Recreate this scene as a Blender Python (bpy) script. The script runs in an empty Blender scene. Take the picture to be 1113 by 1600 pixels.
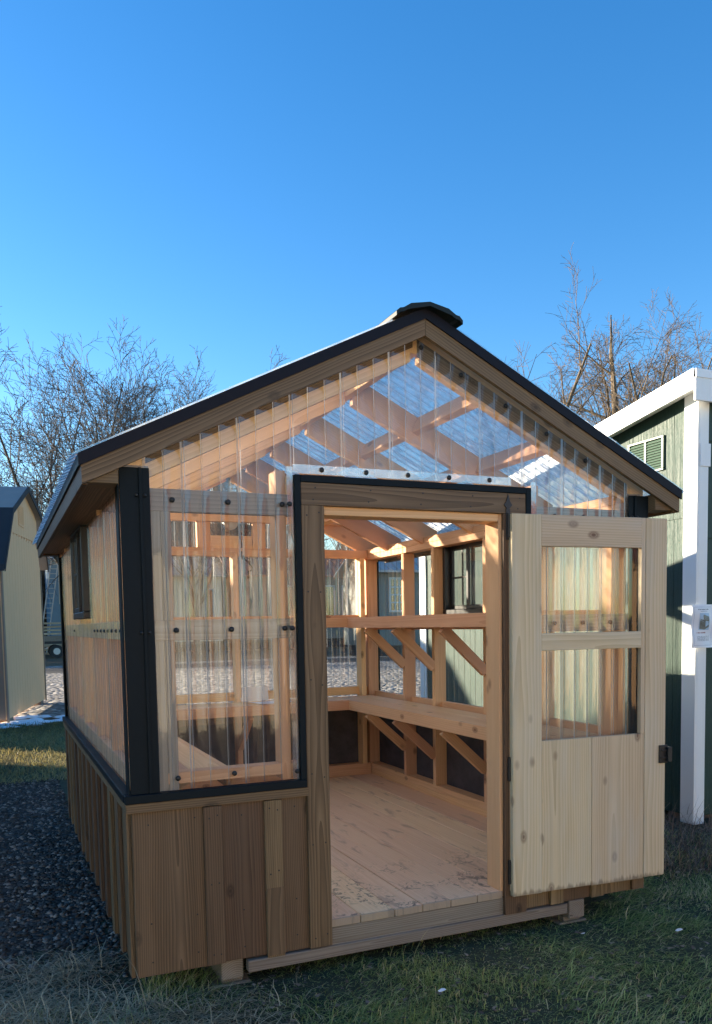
import bpy, math, random
import numpy as np
from mathutils import Vector, Matrix

random.seed(7)
rng = np.random.default_rng(7)
scene = bpy.context.scene
COL = scene.collection
X, Y, Z = Vector((1, 0, 0)), Vector((0, 1, 0)), Vector((0, 0, 1))
W, L = 2.44, 3.10            # greenhouse footprint
G = -0.12                    # ground level (the greenhouse stands on skids)
RU, RT, RB = 0.487, 2.550, 2.481   # roof slope; rake board top / bottom at the ridge line
EO, OH = 0.135, 0.075        # eave and gable overhang
SUN_EL, SUN_BACK = 11.5, 42.0

# ------------------------------------------------------------------ objects
def thing(name, label, cat, loc=(0, 0, 0), group=None):
    o = bpy.data.objects.new(name, None)
    COL.objects.link(o)
    o.location = loc
    o.empty_display_size = 0.2
    o['label'] = label
    o['category'] = cat
    if group:
        o['group'] = group
    return o

def tag(o, label, cat, group=None, kind=None):
    o['label'] = label
    o['category'] = cat
    if group:
        o['group'] = group
    if kind:
        o['kind'] = kind
    return o

def origin_of(o):
    p = Vector((0, 0, 0))
    while o is not None:
        p = p + o.location
        o = o.parent
    return p

def frame(d):
    d = d.normalized()
    a = d.cross(Z) if abs(d.z) < 0.95 else d.cross(X)
    a.normalize()
    return d, a, d.cross(a)

class MB:
    """Collects shapes for ONE mesh; every vertex carries board coordinates (gc) and a tint."""
    def __init__(s):
        s.v, s.f, s.g, s.t, s.m = [], [], [], [], []

    def _off(s):
        return Vector((random.uniform(0, 40), random.uniform(-.05, .05), random.choice((-1, 1)) * random.uniform(.012, .075)))

    def add(s, vs, fs, gs=None, tint=None, mi=0):
        b = len(s.v)
        if tint is None:
            tint = random.uniform(-1, 1)
        s.v += [tuple(p) for p in vs]
        s.g += [tuple(p) for p in (gs if gs is not None else vs)]
        s.t += [tint] * len(vs)
        s.f += [tuple(b + i for i in f) for f in fs]
        s.m += [mi] * len(fs)
        return s

    def obox(s, c, ax, h, bev=0.0018, tint=None, mi=0):
        """chamfered box: centre c, axes ax (length axis first), half sizes h"""
        c = Vector(c)
        off = s._off()
        bev = min(bev, 0.3 * min(h))
        idx, vs, gs = {}, [], []
        for sx in (-1, 1):
            for sy in (-1, 1):
                for sz in (-1, 1):
                    sg = (sx, sy, sz)
                    for a in range(3):
                        q = [sg[k] * (h[k] - (0 if k == a else bev)) for k in range(3)]
                        idx[(sx, sy, sz, a)] = len(vs)
                        vs.append(c + ax[0] * q[0] + ax[1] * q[1] + ax[2] * q[2])
                        gs.append(Vector(q) + off)
        fs = []
        for a in range(3):
            b, d = (a + 1) % 3, (a + 2) % 3
            for sg in (-1, 1):
                lst = []
                for (p, q) in ((-1, -1), (1, -1), (1, 1), (-1, 1)):
                    k = [0, 0, 0]
                    k[a], k[b], k[d] = sg, p, q
                    lst.append(idx[(k[0], k[1], k[2], a)])
                fs.append(lst if sg > 0 else lst[::-1])
        for a in range(3):
            b, d = (a + 1) % 3, (a + 2) % 3
            for p in (-1, 1):
                for q in (-1, 1):
                    k0, k1 = [0, 0, 0], [0, 0, 0]
                    k0[a], k0[b], k0[d] = -1, p, q
                    k1[a], k1[b], k1[d] = 1, p, q
                    lst = [idx[(*k0, b)], idx[(*k1, b)], idx[(*k1, d)], idx[(*k0, d)]]
                    fs.append(lst[::-1] if p * q > 0 else lst)
        for sx in (-1, 1):
            for sy in (-1, 1):
                for sz in (-1, 1):
                    lst = [idx[(sx, sy, sz, a)] for a in range(3)]
                    fs.append(lst if sx * sy * sz > 0 else lst[::-1])
        return s.add(vs, fs, gs, tint, mi)

    def box(s, x0, x1, y0, y1, z0, z1, ax=None, bev=0.0018, tint=None, mi=0):
        d = {'x': x1 - x0, 'y': y1 - y0, 'z': z1 - z0}
        ax = ax or max(d, key=d.get)
        axes = {'x': (X, Y, Z), 'y': (Y, Z, X), 'z': (Z, X, Y)}[ax]
        hs = {'x': (d['x'], d['y'], d['z']), 'y': (d['y'], d['z'], d['x']), 'z': (d['z'], d['x'], d['y'])}[ax]
        return s.obox(((x0 + x1) / 2, (y0 + y1) / 2, (z0 + z1) / 2), axes, [abs(q) / 2 for q in hs], bev, tint, mi)

    def beam(s, p0, p1, w, h, up=Z, bev=0.0018, tint=None, mi=0):
        """bar from p0 to p1, w across and h along 'up'"""
        p0, p1 = Vector(p0), Vector(p1)
        d = (p1 - p0).normalized()
        a = d.cross(up).normalized()
        return s.obox((p0 + p1) / 2, (d, a, a.cross(d)), ((p1 - p0).length / 2, w / 2, h / 2), bev, tint, mi)

    def prism(s, poly, ext, axis=None, tint=None, mi=0):
        """polygon (3D points in order) swept along ext"""
        poly = [Vector(p) for p in poly]
        ext = Vector(ext)
        n = len(poly)
        L0, A, B = frame(Vector(axis)) if axis is not None else (X, Y, Z)
        off = s._off()
        nr = Vector((0, 0, 0))
        for i in range(n):
            nr += poly[i].cross(poly[(i + 1) % n])
        if nr.dot(ext) > 0:
            poly = poly[::-1]
        vs, gs, fs = [], [], []
        def put(pts):
            b = len(vs)
            for p in pts:
                q = p - poly[0]
                vs.append(p)
                gs.append(Vector((q.dot(L0), q.dot(A), q.dot(B))) + off)
            return b
        b = put(poly)
        fs.append(list(range(b, b + n)))
        b = put([p + ext for p in poly])
        fs.append(list(range(b, b + n))[::-1])
        for i in range(n):
            p, q = poly[i], poly[(i + 1) % n]
            b = put([q, p, p + ext, q + ext])
            fs.append([b, b + 1, b + 2, b + 3])
        return s.add(vs, fs, gs, tint, mi)

    def tube(s, pts, rad, n=8, cap=True, tint=None, mi=0):
        pts = [Vector(p) for p in pts]
        if not hasattr(rad, '__len__'):
            rad = [rad] * len(pts)
        vs, fs = [], []
        pa = None
        for i, p in enumerate(pts):
            d = (pts[min(i + 1, len(pts) - 1)] - pts[max(i - 1, 0)]).normalized()
            if pa is None:
                _, a, b = frame(d)
            else:
                a = (pa - d * pa.dot(d)).normalized()
                b = d.cross(a)
            pa = a
            for k in range(n):
                t = 2 * math.pi * k / n
                vs.append(p + (a * math.cos(t) + b * math.sin(t)) * rad[i])
        for i in range(len(pts) - 1):
            for k in range(n):
                fs.append([i * n + k, i * n + (k + 1) % n, (i + 1) * n + (k + 1) % n, (i + 1) * n + k])
        if cap:
            fs.append(list(range(n))[::-1])
            fs.append([(len(pts) - 1) * n + k for k in range(n)])
        return s.add(vs, fs, None, tint, mi)

    def quad(s, a, b, c, d, tint=None, mi=0):
        return s.add([Vector(a), Vector(b), Vector(c), Vector(d)], [[0, 1, 2, 3]], None, tint, mi)

    def build(s, name, mat, parent=None, smooth=False):
        me = bpy.data.meshes.new(name)
        o0 = origin_of(parent) if parent is not None else Vector((0, 0, 0))
        vs = [(p[0] - o0.x, p[1] - o0.y, p[2] - o0.z) for p in s.v] if parent is not None else s.v
        me.from_pydata(vs, [], s.f)
        a = me.attributes.new('gc', 'FLOAT_VECTOR', 'POINT')
        a.data.foreach_set('vector', np.array(s.g, dtype=np.float32).ravel())
        a = me.attributes.new('tint', 'FLOAT', 'POINT')
        a.data.foreach_set('value', np.array(s.t, dtype=np.float32))
        for m in (mat if isinstance(mat, (list, tuple)) else [mat]):
            me.materials.append(m)
        if any(s.m):
            me.polygons.foreach_set('material_index', s.m)
        if smooth:
            me.polygons.foreach_set('use_smooth', [True] * len(me.polygons))
        me.update()
        o = bpy.data.objects.new(name, me)
        COL.objects.link(o)
        if parent is not None:
            o.parent = parent
        return o

def np_mesh(name, verts, faces, mat, tint=None, smooth=False, parent=None):
    """big mesh from numpy arrays; faces is an (n,3) or (n,4) array"""
    me = bpy.data.meshes.new(name)
    k = faces.shape[1]
    if parent is not None:
        o0 = origin_of(parent)
        verts = verts - np.array((o0.x, o0.y, o0.z))
    me.vertices.add(len(verts))
    me.vertices.foreach_set('co', verts.astype(np.float32).ravel())
    me.loops.add(faces.size)
    me.loops.foreach_set('vertex_index', faces.astype(np.int32).ravel())
    me.polygons.add(len(faces))
    me.polygons.foreach_set('loop_start', (np.arange(len(faces)) * k).astype(np.int32))
    if smooth:
        me.polygons.foreach_set('use_smooth', np.ones(len(faces), dtype=bool))
    if tint is not None:
        a = me.attributes.new('tint', 'FLOAT', 'POINT')
        a.data.foreach_set('value', tint.astype(np.float32))
    me.materials.append(mat)
    me.update(calc_edges=True)
    me.validate()
    o = bpy.data.objects.new(name, me)
    COL.objects.link(o)
    if parent is not None:
        o.parent = parent
    return o

# ------------------------------------------------------------------ materials
class NT:
    def __init__(s, name):
        s.mat = bpy.data.materials.new(name)
        s.mat.use_nodes = True
        s.t = s.mat.node_tree
        s.t.nodes.clear()
        s.out = s.t.nodes.new('ShaderNodeOutputMaterial')
    def n(s, typ, **kw):
        nd = s.t.nodes.new('ShaderNode' + typ)
        for k, v in kw.items():
            if k.startswith('i_'):
                key = k[2:]
                nd.inputs[int(key) if key.isdigit() else key.replace('_', ' ')].default_value = v
            else:
                setattr(nd, k, v)
        return nd
    def l(s, a, b):
        s.t.links.new(a, b)
    def math(s, op, a, b=None, clamp=False):
        nd = s.n('Math', operation=op, use_clamp=clamp)
        for i, q in enumerate((a, b)):
            if q is None:
                continue
            if hasattr(q, 'links'):
                s.l(q, nd.inputs[i])
            else:
                nd.inputs[i].default_value = q
        return nd.outputs[0]
    def scale(s, vec, sc):
        m = s.n('Mapping')
        m.inputs['Scale'].default_value = sc
        s.l(vec, m.inputs['Vector'])
        return m.outputs[0]
    def noise(s, vec, scale, detail=4, rough=.55, dist=0):
        nd = s.n('TexNoise')
        nd.inputs['Scale'].default_value = scale
        nd.inputs['Detail'].default_value = detail
        nd.inputs['Roughness'].default_value = rough
        nd.inputs['Distortion'].default_value = dist
        if vec is not None:
            s.l(vec, nd.inputs['Vector'])
        return nd
    def ramp(s, fac, stops):
        nd = s.n('ValToRGB')
        e = nd.color_ramp.elements
        while len(e) < len(stops):
            e.new(0.5)
        for q, (p, c) in zip(e, stops):
            q.position = p
            q.color = (*c, 1) if len(c) == 3 else c
        s.l(fac, nd.inputs[0])
        return nd.outputs[0]
    def mix(s, fac, a, b, blend='MIX'):
        nd = s.n('Mix', data_type='RGBA', blend_type=blend)
        for q, inp in ((fac, nd.inputs[0]), (a, nd.inputs[6]), (b, nd.inputs[7])):
            if hasattr(q, 'links'):
                s.l(q, inp)
            else:
                inp.default_value = q if not isinstance(q, tuple) or len(q) == 4 else (*q, 1)
        return nd.outputs[2]
    def bump(s, h, strength=.3, dist=.01, normal=None):
        nd = s.n('Bump')
        nd.inputs['Strength'].default_value = strength
        nd.inputs['Distance'].default_value = dist
        s.l(h, nd.inputs['Height'])
        if normal is not None:
            s.l(normal, nd.inputs['Normal'])
        return nd.outputs[0]
    def principled(s, color, rough=.6, normal=None, spec=.5, metal=0):
        nd = s.n('BsdfPrincipled')
        for q, inp in ((color, nd.inputs['Base Color']), (rough, nd.inputs['Roughness']), (metal, nd.inputs['Metallic'])):
            if hasattr(q, 'links'):
                s.l(q, inp)
            else:
                inp.default_value = (*q, 1) if isinstance(q, tuple) else q
        nd.inputs['Specular IOR Level'].default_value = spec
        if normal is not None:
            s.l(normal, nd.inputs['Normal'])
        s.l(nd.outputs[0], s.out.inputs[0])
        return nd

def wood(name, light, dark, ring=30, ringmix=.5, knot=(.12, .06, .03), knot_amt=1.0, tint=.18, rough=.65, patch=None, dirt=None, spec=.3, knotty=.78):
    m = NT(name)
    gc = m.n('Attribute', attribute_name='gc').outputs['Vector']
    tn = m.n('Attribute', attribute_name='tint').outputs['Fac']
    # slow wander of the pith along the board, so that rings open into cathedrals
    wn = m.noise(m.scale(gc, (.75, 4, 4)), 1.0, 2.2)
    wv = m.n('VectorMath', operation='MULTIPLY_ADD')
    m.l(wn.outputs['Color'], wv.inputs[0])
    wv.inputs[1].default_value = (0, .06, .06)
    m.l(m.scale(gc, (.012, 1, 1)), wv.inputs[2])
    wave = m.n('TexWave', wave_type='RINGS', rings_direction='X', wave_profile='SAW')
    wave.inputs['Scale'].default_value = ring
    wave.inputs['Distortion'].default_value = .8
    wave.inputs['Detail'].default_value = 2
    wave.inputs['Detail Scale'].default_value = .6
    m.l(wv.outputs[0], wave.inputs['Vector'])
    fib = m.noise(m.scale(gc, (4, 170, 170)), 1.0, 5, .7)
    big = m.noise(m.scale(gc, (1.1, 16, 16)), 1.0, 4)
    f = m.math('MULTIPLY', wave.outputs['Fac'], ringmix)
    f = m.math('ADD', f, m.math('MULTIPLY', fib.outputs['Fac'], .55))
    f = m.math('ADD', f, m.math('MULTIPLY', big.outputs['Fac'], .75))
    f = m.math('SUBTRACT', f, .38 + .15 * ringmix)
    c = m.ramp(f, [(.05, light), (.95, dark)])
    # knots: sparse cells stretched along the grain
    vo = m.n('TexVoronoi', feature='F1')
    vo.inputs['Scale'].default_value = 1.0
    m.l(m.scale(gc, (5.5, 9.5, 9.5)), vo.inputs['Vector'])
    sep = m.n('SeparateColor')
    m.l(vo.outputs['Color'], sep.inputs[0])
    has = m.math('GREATER_THAN', sep.outputs[0], knotty)
    d = m.math('ADD', vo.outputs['Distance'], m.math('MULTIPLY', m.math('SUBTRACT', fib.outputs['Fac'], .5), .05))
    k = m.ramp(d, [(.05, (1, 1, 1)), (.085, (.45, .45, .45)), (.11, (.75, .75, .75)), (.20, (0, 0, 0))])
    k = m.math('MULTIPLY', m.math('MULTIPLY', k, has), knot_amt, clamp=True)
    c = m.mix(k, c, knot)
    if patch:      # weathered lighter / darker blotches that belong to the stain
        pn = m.noise(m.scale(gc, (2.2, 14, 14)), 1.0, 5, .6)
        c = m.mix(m.math('MULTIPLY', m.ramp(pn.outputs['Fac'], [(.42, (0, 0, 0)), (.80, (1, 1, 1))]), .55), c, patch)
    tv = m.math('ADD', 1.0, m.math('MULTIPLY', tn, tint))
    hv = m.n('HueSaturation')
    m.l(c, hv.inputs['Color'])
    m.l(tv, hv.inputs['Value'])
    m.l(m.math('ADD', .5, m.math('MULTIPLY', tn, .012)), hv.inputs['Hue'])
    c = hv.outputs[0]
    if dirt:
        pos = m.n('NewGeometry').outputs['Position']
        c = dirt(m, c, pos)
    h = m.math('ADD', fib.outputs['Fac'], m.math('MULTIPLY', wave.outputs['Fac'], .3))
    m.principled(c, rough, m.bump(h, .35, .002), spec)
    return m.mat

def floor_dirt(m, c, pos):
    n1 = m.noise(m.scale(pos, (17, 13, 1)), 1.3, 6, .7, 1.2)
    sx = m.n('SeparateXYZ')
    m.l(pos, sx.inputs[0])
    near = m.ramp(sx.outputs[1], [(.05, (1, 1, 1)), (.42, (.7, .7, .7)), (.75, (0, 0, 0))])
    a = m.ramp(n1.outputs['Fac'], [(.53, (0, 0, 0)), (.58, (1, 1, 1))])
    pt = m.noise(m.scale(pos, (3.2, 3.2, 1)), 1.0, 1)
    a = m.math('MULTIPLY', a, m.ramp(pt.outputs['Fac'], [(.44, (0, 0, 0)), (.52, (1, 1, 1))]))
    mud = m.math('MULTIPLY', m.math('MULTIPLY', a, near), .9)
    c = m.mix(mud, c, (.045, .03, .026))
    n2 = m.noise(m.scale(pos, (13, 2.2, 1)), 1.3, 5, .6, .5)
    s = m.ramp(n2.outputs['Fac'], [(.57, (0, 0, 0)), (.66, (1, 1, 1))])
    c = m.mix(m.math('MULTIPLY', s, .45), c, (.22, .13, .10))
    n3 = m.noise(m.scale(pos, (1.2, 1.2, 1)), 1.7, 3)
    c = m.mix(m.math('MULTIPLY', n3.outputs['Fac'], .35), c, (.72, .53, .37))
    end = m.ramp(sx.outputs[1], [(0.0, (1, 1, 1)), (.004, (0, 0, 0))])
    return m.mix(m.math('MULTIPLY', end, .8), c, (.25, .21, .165))

def door_dirt(m, c, pos):
    sx = m.n('SeparateXYZ')
    m.l(pos, sx.inputs[0])
    st = m.noise(m.scale(pos, (60, 60, 1.2)), 1.0, 3)
    edge = m.math('ADD', sx.outputs[2], m.math('MULTIPLY', st.outputs['Fac'], -.07))
    k = m.ramp(edge, [(.052, (1, 1, 1)), (.068, (0, 0, 0))])
    return m.mix(m.math('MULTIPLY', k, .75), c, (.20, .15, .10))

MAT = {}
MAT['stained'] = wood('stained_wood', (.205, .127, .071), (.058, .033, .017), 38, .62, (.03, .018, .012), .9, .30, .6, patch=(.135, .09, .056))
MAT['fir'] = wood('fresh_fir', (.76, .455, .25), (.58, .30, .14), 30, .45, (.17, .07, .035), .85, .16, .6, knotty=.62)
MAT['pine'] = wood('fresh_pine', (.68, .545, .36), (.45, .335, .20), 26, .55, (.15, .08, .045), .9, .10, .65, dirt=door_dirt, patch=(.56, .52, .44), knotty=.52)
MAT['floor'] = wood('floor_fir', (.88, .62, .38), (.70, .445, .25), 26, .45, (.22, .10, .06), .6, .08, .6, dirt=floor_dirt)
MAT['treated'] = wood('weathered_wood', (.27, .22, .175), (.13, .10, .078), 36, .8, (.06, .045, .03), .8, .12, .7, patch=(.22, .20, .17))
MAT['greyed_wood'] = wood('greyed_board', (.37, .31, .26), (.22, .175, .14), 24, .45, (.10, .06, .04), .8, .10, .65)

def paint(name, col, rough=.4, var=.15, spec=.5, grain=0.0, scale=3.0):
    m = NT(name)
    tc = m.n('TexCoord').outputs['Object']
    n1 = m.noise(tc, scale, 5, .6)
    n2 = m.noise(tc, scale * 22, 3, .6)
    f = m.math('ADD', m.math('MULTIPLY', n1.outputs['Fac'], .7), m.math('MULTIPLY', n2.outputs['Fac'], .3))
    c = m.ramp(f, [(.3, tuple(q * (1 - var) for q in col)), (.7, tuple(min(1, q * (1 + var)) for q in col))])
    nrm = None
    if grain:
        g = m.noise(m.scale(tc, (55, 55, 5)), 1.0, 4, .7, .5)
        nrm = m.bump(g.outputs['Fac'], grain, .006)
    else:
        nrm = m.bump(n2.outputs['Fac'], .06, .002)
    r = m.math('ADD', rough - .08, m.math('MULTIPLY', n1.outputs['Fac'], .16))
    m.principled(c, r, nrm, spec)
    return m.mat

MAT['black_metal'] = paint('black_metal', (.0060, .0115, .0155), .5, .2, .10)
MAT['rake_metal'] = paint('rake_metal', (.0085, .0085, .0140), .5, .2, .14)
MAT['cap_metal'] = paint('ridge_metal', (.008, .014, .014), .5, .2, .25)
MAT['iron'] = paint('iron', (.012, .012, .013), .5, .2)
MAT['vinyl'] = paint('black_vinyl', (.012, .013, .015), .35, .15)
MAT['lining'] = paint('dark_felt', (.075, .066, .066), .75, .45, .25, scale=7)
MAT['white_trim'] = paint('white_trim', (.80, .81, .80), .45, .03, .4, grain=.25)
MAT['white_metal'] = paint('white_metal', (.82, .83, .83), .35, .02)
MAT['green_siding'] = paint('green_siding', (.030, .058, .047), .5, .22, .22, grain=.9)
MAT['green_vent'] = paint('green_vent', (.06, .105, .075), .45, .05)
MAT['tan_siding'] = paint('tan_siding', (.74, .45, .245), .6, .05, .2, grain=.3)
MAT['shaded_tan'] = paint('shaded_tan', (.27, .19, .14), .65, .1, .2, grain=.3)  # tan siding painted darker for the wall turned from the sun
MAT['tan_trim'] = paint('tan_trim', (.20, .16, .12), .5, .1)
MAT['navy_metal'] = paint('navy_metal', (.034, .036, .042), .6, .1, .1)
MAT['grey_metal'] = paint('grey_metal', (.33, .35, .36), .4, .08)
MAT['dull_metal'] = paint('dull_metal', (.20, .20, .19), .6, .1, .2)
MAT['rust_metal'] = paint('rust_metal', (.23, .085, .07), .5, .2)
MAT['cabin_wall'] = paint('cabin_wall', (.12, .145, .14), .6, .1)
MAT['cabin_trim'] = paint('cabin_trim', (.42, .46, .46), .5, .05)
MAT['cream_wall'] = paint('cream_wall', (.72, .64, .50), .55, .05)
MAT['blue_wall'] = paint('blue_wall', (.16, .28, .38), .5, .08)
MAT['dark_glass'] = paint('dark_window_glass', (.012, .016, .018), .06, .1, .8)
MAT['alu'] = paint('aluminium', (.58, .56, .50), .4, .05)
MAT['lumber'] = paint('lumber', (.48, .40, .28), .7, .25)
MAT['rubber'] = paint('rubber', (.02, .02, .02), .7, .1)
MAT['paper'] = paint('paper', (.74, .76, .80), .35, .03)
MAT['ink_dark'] = paint('ink_dark', (.05, .06, .09), .5, .1)
MAT['ink_blue'] = paint('ink_blue', (.18, .24, .42), .5, .1)
MAT['ink_red'] = paint('ink_red', (.32, .10, .10), .5, .1)
MAT['photo_sky'] = paint('print_pale_blue', (.38, .52, .66), .4, .15)
MAT['photo_grey'] = paint('print_grey', (.16, .17, .15), .4, .5, scale=40)
MAT['snow'] = paint('snow', (.82, .85, .90), .6, .04)

def clear_sheet(name, wav=.13, refr=.08, milk=.018, gloss=.72, ior=1.16, tcol=(.95, .955, .94)):
    """thin clear sheet: mostly straight-through, partly bent, mirror-like at grazing angles"""
    m = NT(name)
    tc = m.n('TexCoord').outputs['Object']
    n1 = m.noise(m.scale(tc, (1, 1, .45)), 9.0, 2, .4)
    n2 = m.noise(m.scale(tc, (1, 1, .5)), 40.0, 2, .5)
    h = m.math('ADD', n1.outputs['Fac'], m.math('MULTIPLY', n2.outputs['Fac'], .10))
    nrm = m.bump(h, wav, .02)
    tr = m.n('BsdfTransparent')
    tr.inputs[0].default_value = (*tcol, 1)
    rf = m.n('BsdfRefraction')
    rf.inputs['IOR'].default_value = ior
    rf.inputs['Roughness'].default_value = .03
    m.l(nrm, rf.inputs['Normal'])
    a = m.n('MixShader')
    a.inputs[0].default_value = refr
    m.l(tr.outputs[0], a.inputs[1])
    m.l(rf.outputs[0], a.inputs[2])
    df = m.n('BsdfTranslucent')
    df.inputs[0].default_value = (.95, .96, .96, 1)
    dg = m.n('BsdfDiffuse')
    dg.inputs[0].default_value = (.80, .83, .86, 1)
    dd = m.n('MixShader')
    dd.inputs[0].default_value = .25
    m.l(df.outputs[0], dd.inputs[1])
    m.l(dg.outputs[0], dd.inputs[2])
    b = m.n('MixShader')
    dust = m.noise(m.scale(tc, (6, 6, .8)), 3.0, 5, .6)
    m.l(m.math('MULTIPLY', dust.outputs['Fac'], milk * 2), b.inputs[0])
    m.l(a.outputs[0], b.inputs[1])
    m.l(dd.outputs[0], b.inputs[2])
    gl = m.n('BsdfGlossy')
    gl.inputs['Roughness'].default_value = .04
    m.l(nrm, gl.inputs['Normal'])
    # reflectance of a thin sheet, the same from either side
    dt = m.n('VectorMath', operation='DOT_PRODUCT')
    m.l(m.n('NewGeometry').outputs['Incoming'], dt.inputs[0])
    m.l(nrm, dt.inputs[1])
    sch = m.math('POWER', m.math('SUBTRACT', 1.0, m.math('ABSOLUTE', dt.outputs['Value']), clamp=True), 4.6)
    fac = m.math('MULTIPLY', m.math('ADD', m.math('MULTIPLY', sch, .88), .085), gloss, clamp=True)
    c = m.n('MixShader')
    m.l(fac, c.inputs[0])
    m.l(b.outputs[0], c.inputs[1])
    m.l(gl.outputs[0], c.inputs[2])
    m.l(c.outputs[0], m.out.inputs[0])
    return m.mat

MAT['clear'] = clear_sheet('clear_polycarbonate')
MAT['clear_side'] = clear_sheet('clear_side_polycarbonate', wav=.12, refr=.0, milk=.05, gloss=.38)
MAT['clear_rib'] = clear_sheet('clear_polycarbonate_rib', wav=.1, refr=.25, milk=.40, gloss=1.3, ior=1.3)
MAT['clear_roof'] = clear_sheet('clear_roof_polycarbonate', wav=.2, refr=.08, milk=.56, gloss=.8)
MAT['clear_roof_rib'] = clear_sheet('clear_roof_rib', wav=.1, refr=.12, milk=.85, gloss=1.0)
MAT['edge_strip'] = clear_sheet('clear_edge_strip', wav=.1, refr=.1, milk=.13, gloss=1.8)
MAT['pane'] = clear_sheet('window_glass', wav=.03, refr=0.0, milk=.015, gloss=1.2, tcol=(.80, .83, .82))

def ground_mat(name, stops, scale, bump=.6, bdist=.02, stones=None, patch=None):
    m = NT(name)
    pos = m.n('NewGeometry').outputs['Position']
    n1 = m.noise(pos, scale, 8, .7)
    n0 = m.noise(pos, scale * .06, 4, .6)
    f = m.math('ADD', m.math('MULTIPLY', n1.outputs['Fac'], .65), m.math('MULTIPLY', n0.outputs['Fac'], .35))
    c = m.ramp(f, stops)
    h = n1.outputs['Fac']
    if stones:
        vo = m.n('TexVoronoi', feature='F1')
        vo.inputs['Scale'].default_value = stones
        m.l(pos, vo.inputs['Vector'])
        sp = m.n('SeparateColor')
        m.l(vo.outputs['Color'], sp.inputs[0])
        c = m.mix(m.math('MULTIPLY', m.math('POWER', sp.outputs[0], 2.5), .7), c, tuple(min(1, q * 2.6) for q in stops[-1][1]))
        h = m.math('SUBTRACT', 1.0, vo.outputs['Distance'])
    if patch:
        n2 = m.noise(pos, patch[1], 5, .6)
        c = m.mix(m.ramp(n2.outputs['Fac'], [(.5, (0, 0, 0)), (.62, (1, 1, 1))]), c, patch[0])
    m.principled(c, .9, m.bump(h, bump, bdist), .15)
    return m.mat

MAT['soil'] = ground_mat('soil', [(.3, (.035, .036, .022)), (.6, (.085, .085, .048)), (.8, (.15, .13, .08))], 14)
MAT['leafground'] = ground_mat('leaf_litter_ground', [(.3, (.07, .05, .03)), (.6, (.17, .125, .075)), (.8, (.26, .20, .13))], 5, .8, .05)
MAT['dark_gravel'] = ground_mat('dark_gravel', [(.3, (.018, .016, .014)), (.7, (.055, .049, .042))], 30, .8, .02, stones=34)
MAT['grey_gravel'] = ground_mat('grey_gravel', [(.3, (.06, .055, .05)), (.7, (.22, .205, .185))], 9, 1.0, .06, stones=9)
MAT['shadow_grey'] = ground_mat('shadow_grey', [(.3, (.035, .037, .04)), (.7, (.06, .062, .066))], 8, .3, .01)  # dark grey of the painted shadow band

def blade_mat(name, stops, transl=.25, rough=.6):
    m = NT(name)
    tn = m.n('Attribute', attribute_name='tint').outputs['Fac']
    c = m.ramp(tn, stops)
    p = m.n('BsdfPrincipled')
    m.l(c, p.inputs['Base Color'])
    p.inputs['Roughness'].default_value = rough
    p.inputs['Specular IOR Level'].default_value = .25
    t = m.n('BsdfTranslucent')
    m.l(c, t.inputs[0])
    x = m.n('MixShader')
    x.inputs[0].default_value = transl
    m.l(p.outputs[0], x.inputs[1])
    m.l(t.outputs[0], x.inputs[2])
    m.l(x.outputs[0], m.out.inputs[0])
    return m.mat

MAT['grass'] = blade_mat('grass_blades', [(0, (.16, .195, .065)), (.45, (.33, .41, .135)), (.72, (.47, .53, .20)), (.82, (.64, .53, .28)), (1, (.85, .70, .43))], .4)
MAT['drygrass'] = blade_mat('dry_grass', [(0, (.20, .15, .06)), (.4, (.36, .32, .12)), (.7, (.52, .42, .20)), (1, (.72, .57, .32))], .4)
MAT['straw'] = blade_mat('straw', [(0, (.20, .165, .105)), (.5, (.42, .35, .22)), (1, (.74, .62, .40))], .3)
MAT['weed'] = blade_mat('dead_weeds', [(0, (.09, .066, .055)), (.6, (.21, .16, .125)), (1, (.40, .31, .22))], .1)
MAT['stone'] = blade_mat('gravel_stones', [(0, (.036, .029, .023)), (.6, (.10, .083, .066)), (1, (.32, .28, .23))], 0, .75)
MAT['brush'] = blade_mat('brush_twigs', [(0, (.085, .06, .045)), (.6, (.17, .125, .09)), (1, (.27, .21, .15))], .1, .8)

def bark_mat(name, a, b):
    m = NT(name)
    pos = m.n('TexCoord').outputs['Object']
    n1 = m.noise(m.scale(pos, (6, 6, 1.2)), 2.0, 5, .65)
    m.principled(m.ramp(n1.outputs['Fac'], [(.3, a), (.7, b)]), .85, m.bump(n1.outputs['Fac'], .5, .03), .2)
    return m.mat
MAT['bark_grey'] = bark_mat('grey_bark', (.055, .05, .045), (.14, .125, .11))
MAT['bark_brown'] = bark_mat('brown_bark', (.08, .06, .04), (.20, .155, .105))
MAT['twig_grey'] = bark_mat('grey_twigs', (.06, .052, .05), (.13, .115, .105))
MAT['twig_brown'] = bark_mat('brown_twigs', (.085, .062, .045), (.19, .145, .10))

# ------------------------------------------------------------------ camera
R = Vector((0.91803549, -0.39611207, -0.01749486))
U = Vector((0.04476586, 0.05970677, 0.99721167))
F = Vector((0.39396302, 0.91625888, -0.07254523))
cam = bpy.data.cameras.new('camera')
co = bpy.data.objects.new('camera', cam)
COL.objects.link(co)
co.matrix_world = Matrix(((R.x, U.x, -F.x, -0.43115), (R.y, U.y, -F.y, -3.14115), (R.z, U.z, -F.z, 1.31840), (0, 0, 0, 1)))
cam.sensor_fit = 'VERTICAL'
cam.sensor_height = 36
cam.lens = 1300.92 * 36 / 1600
cam.shift_y = (1069.84 - 800) / 1600
cam.clip_start = .05
cam.clip_end = 2000
scene.camera = co

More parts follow.
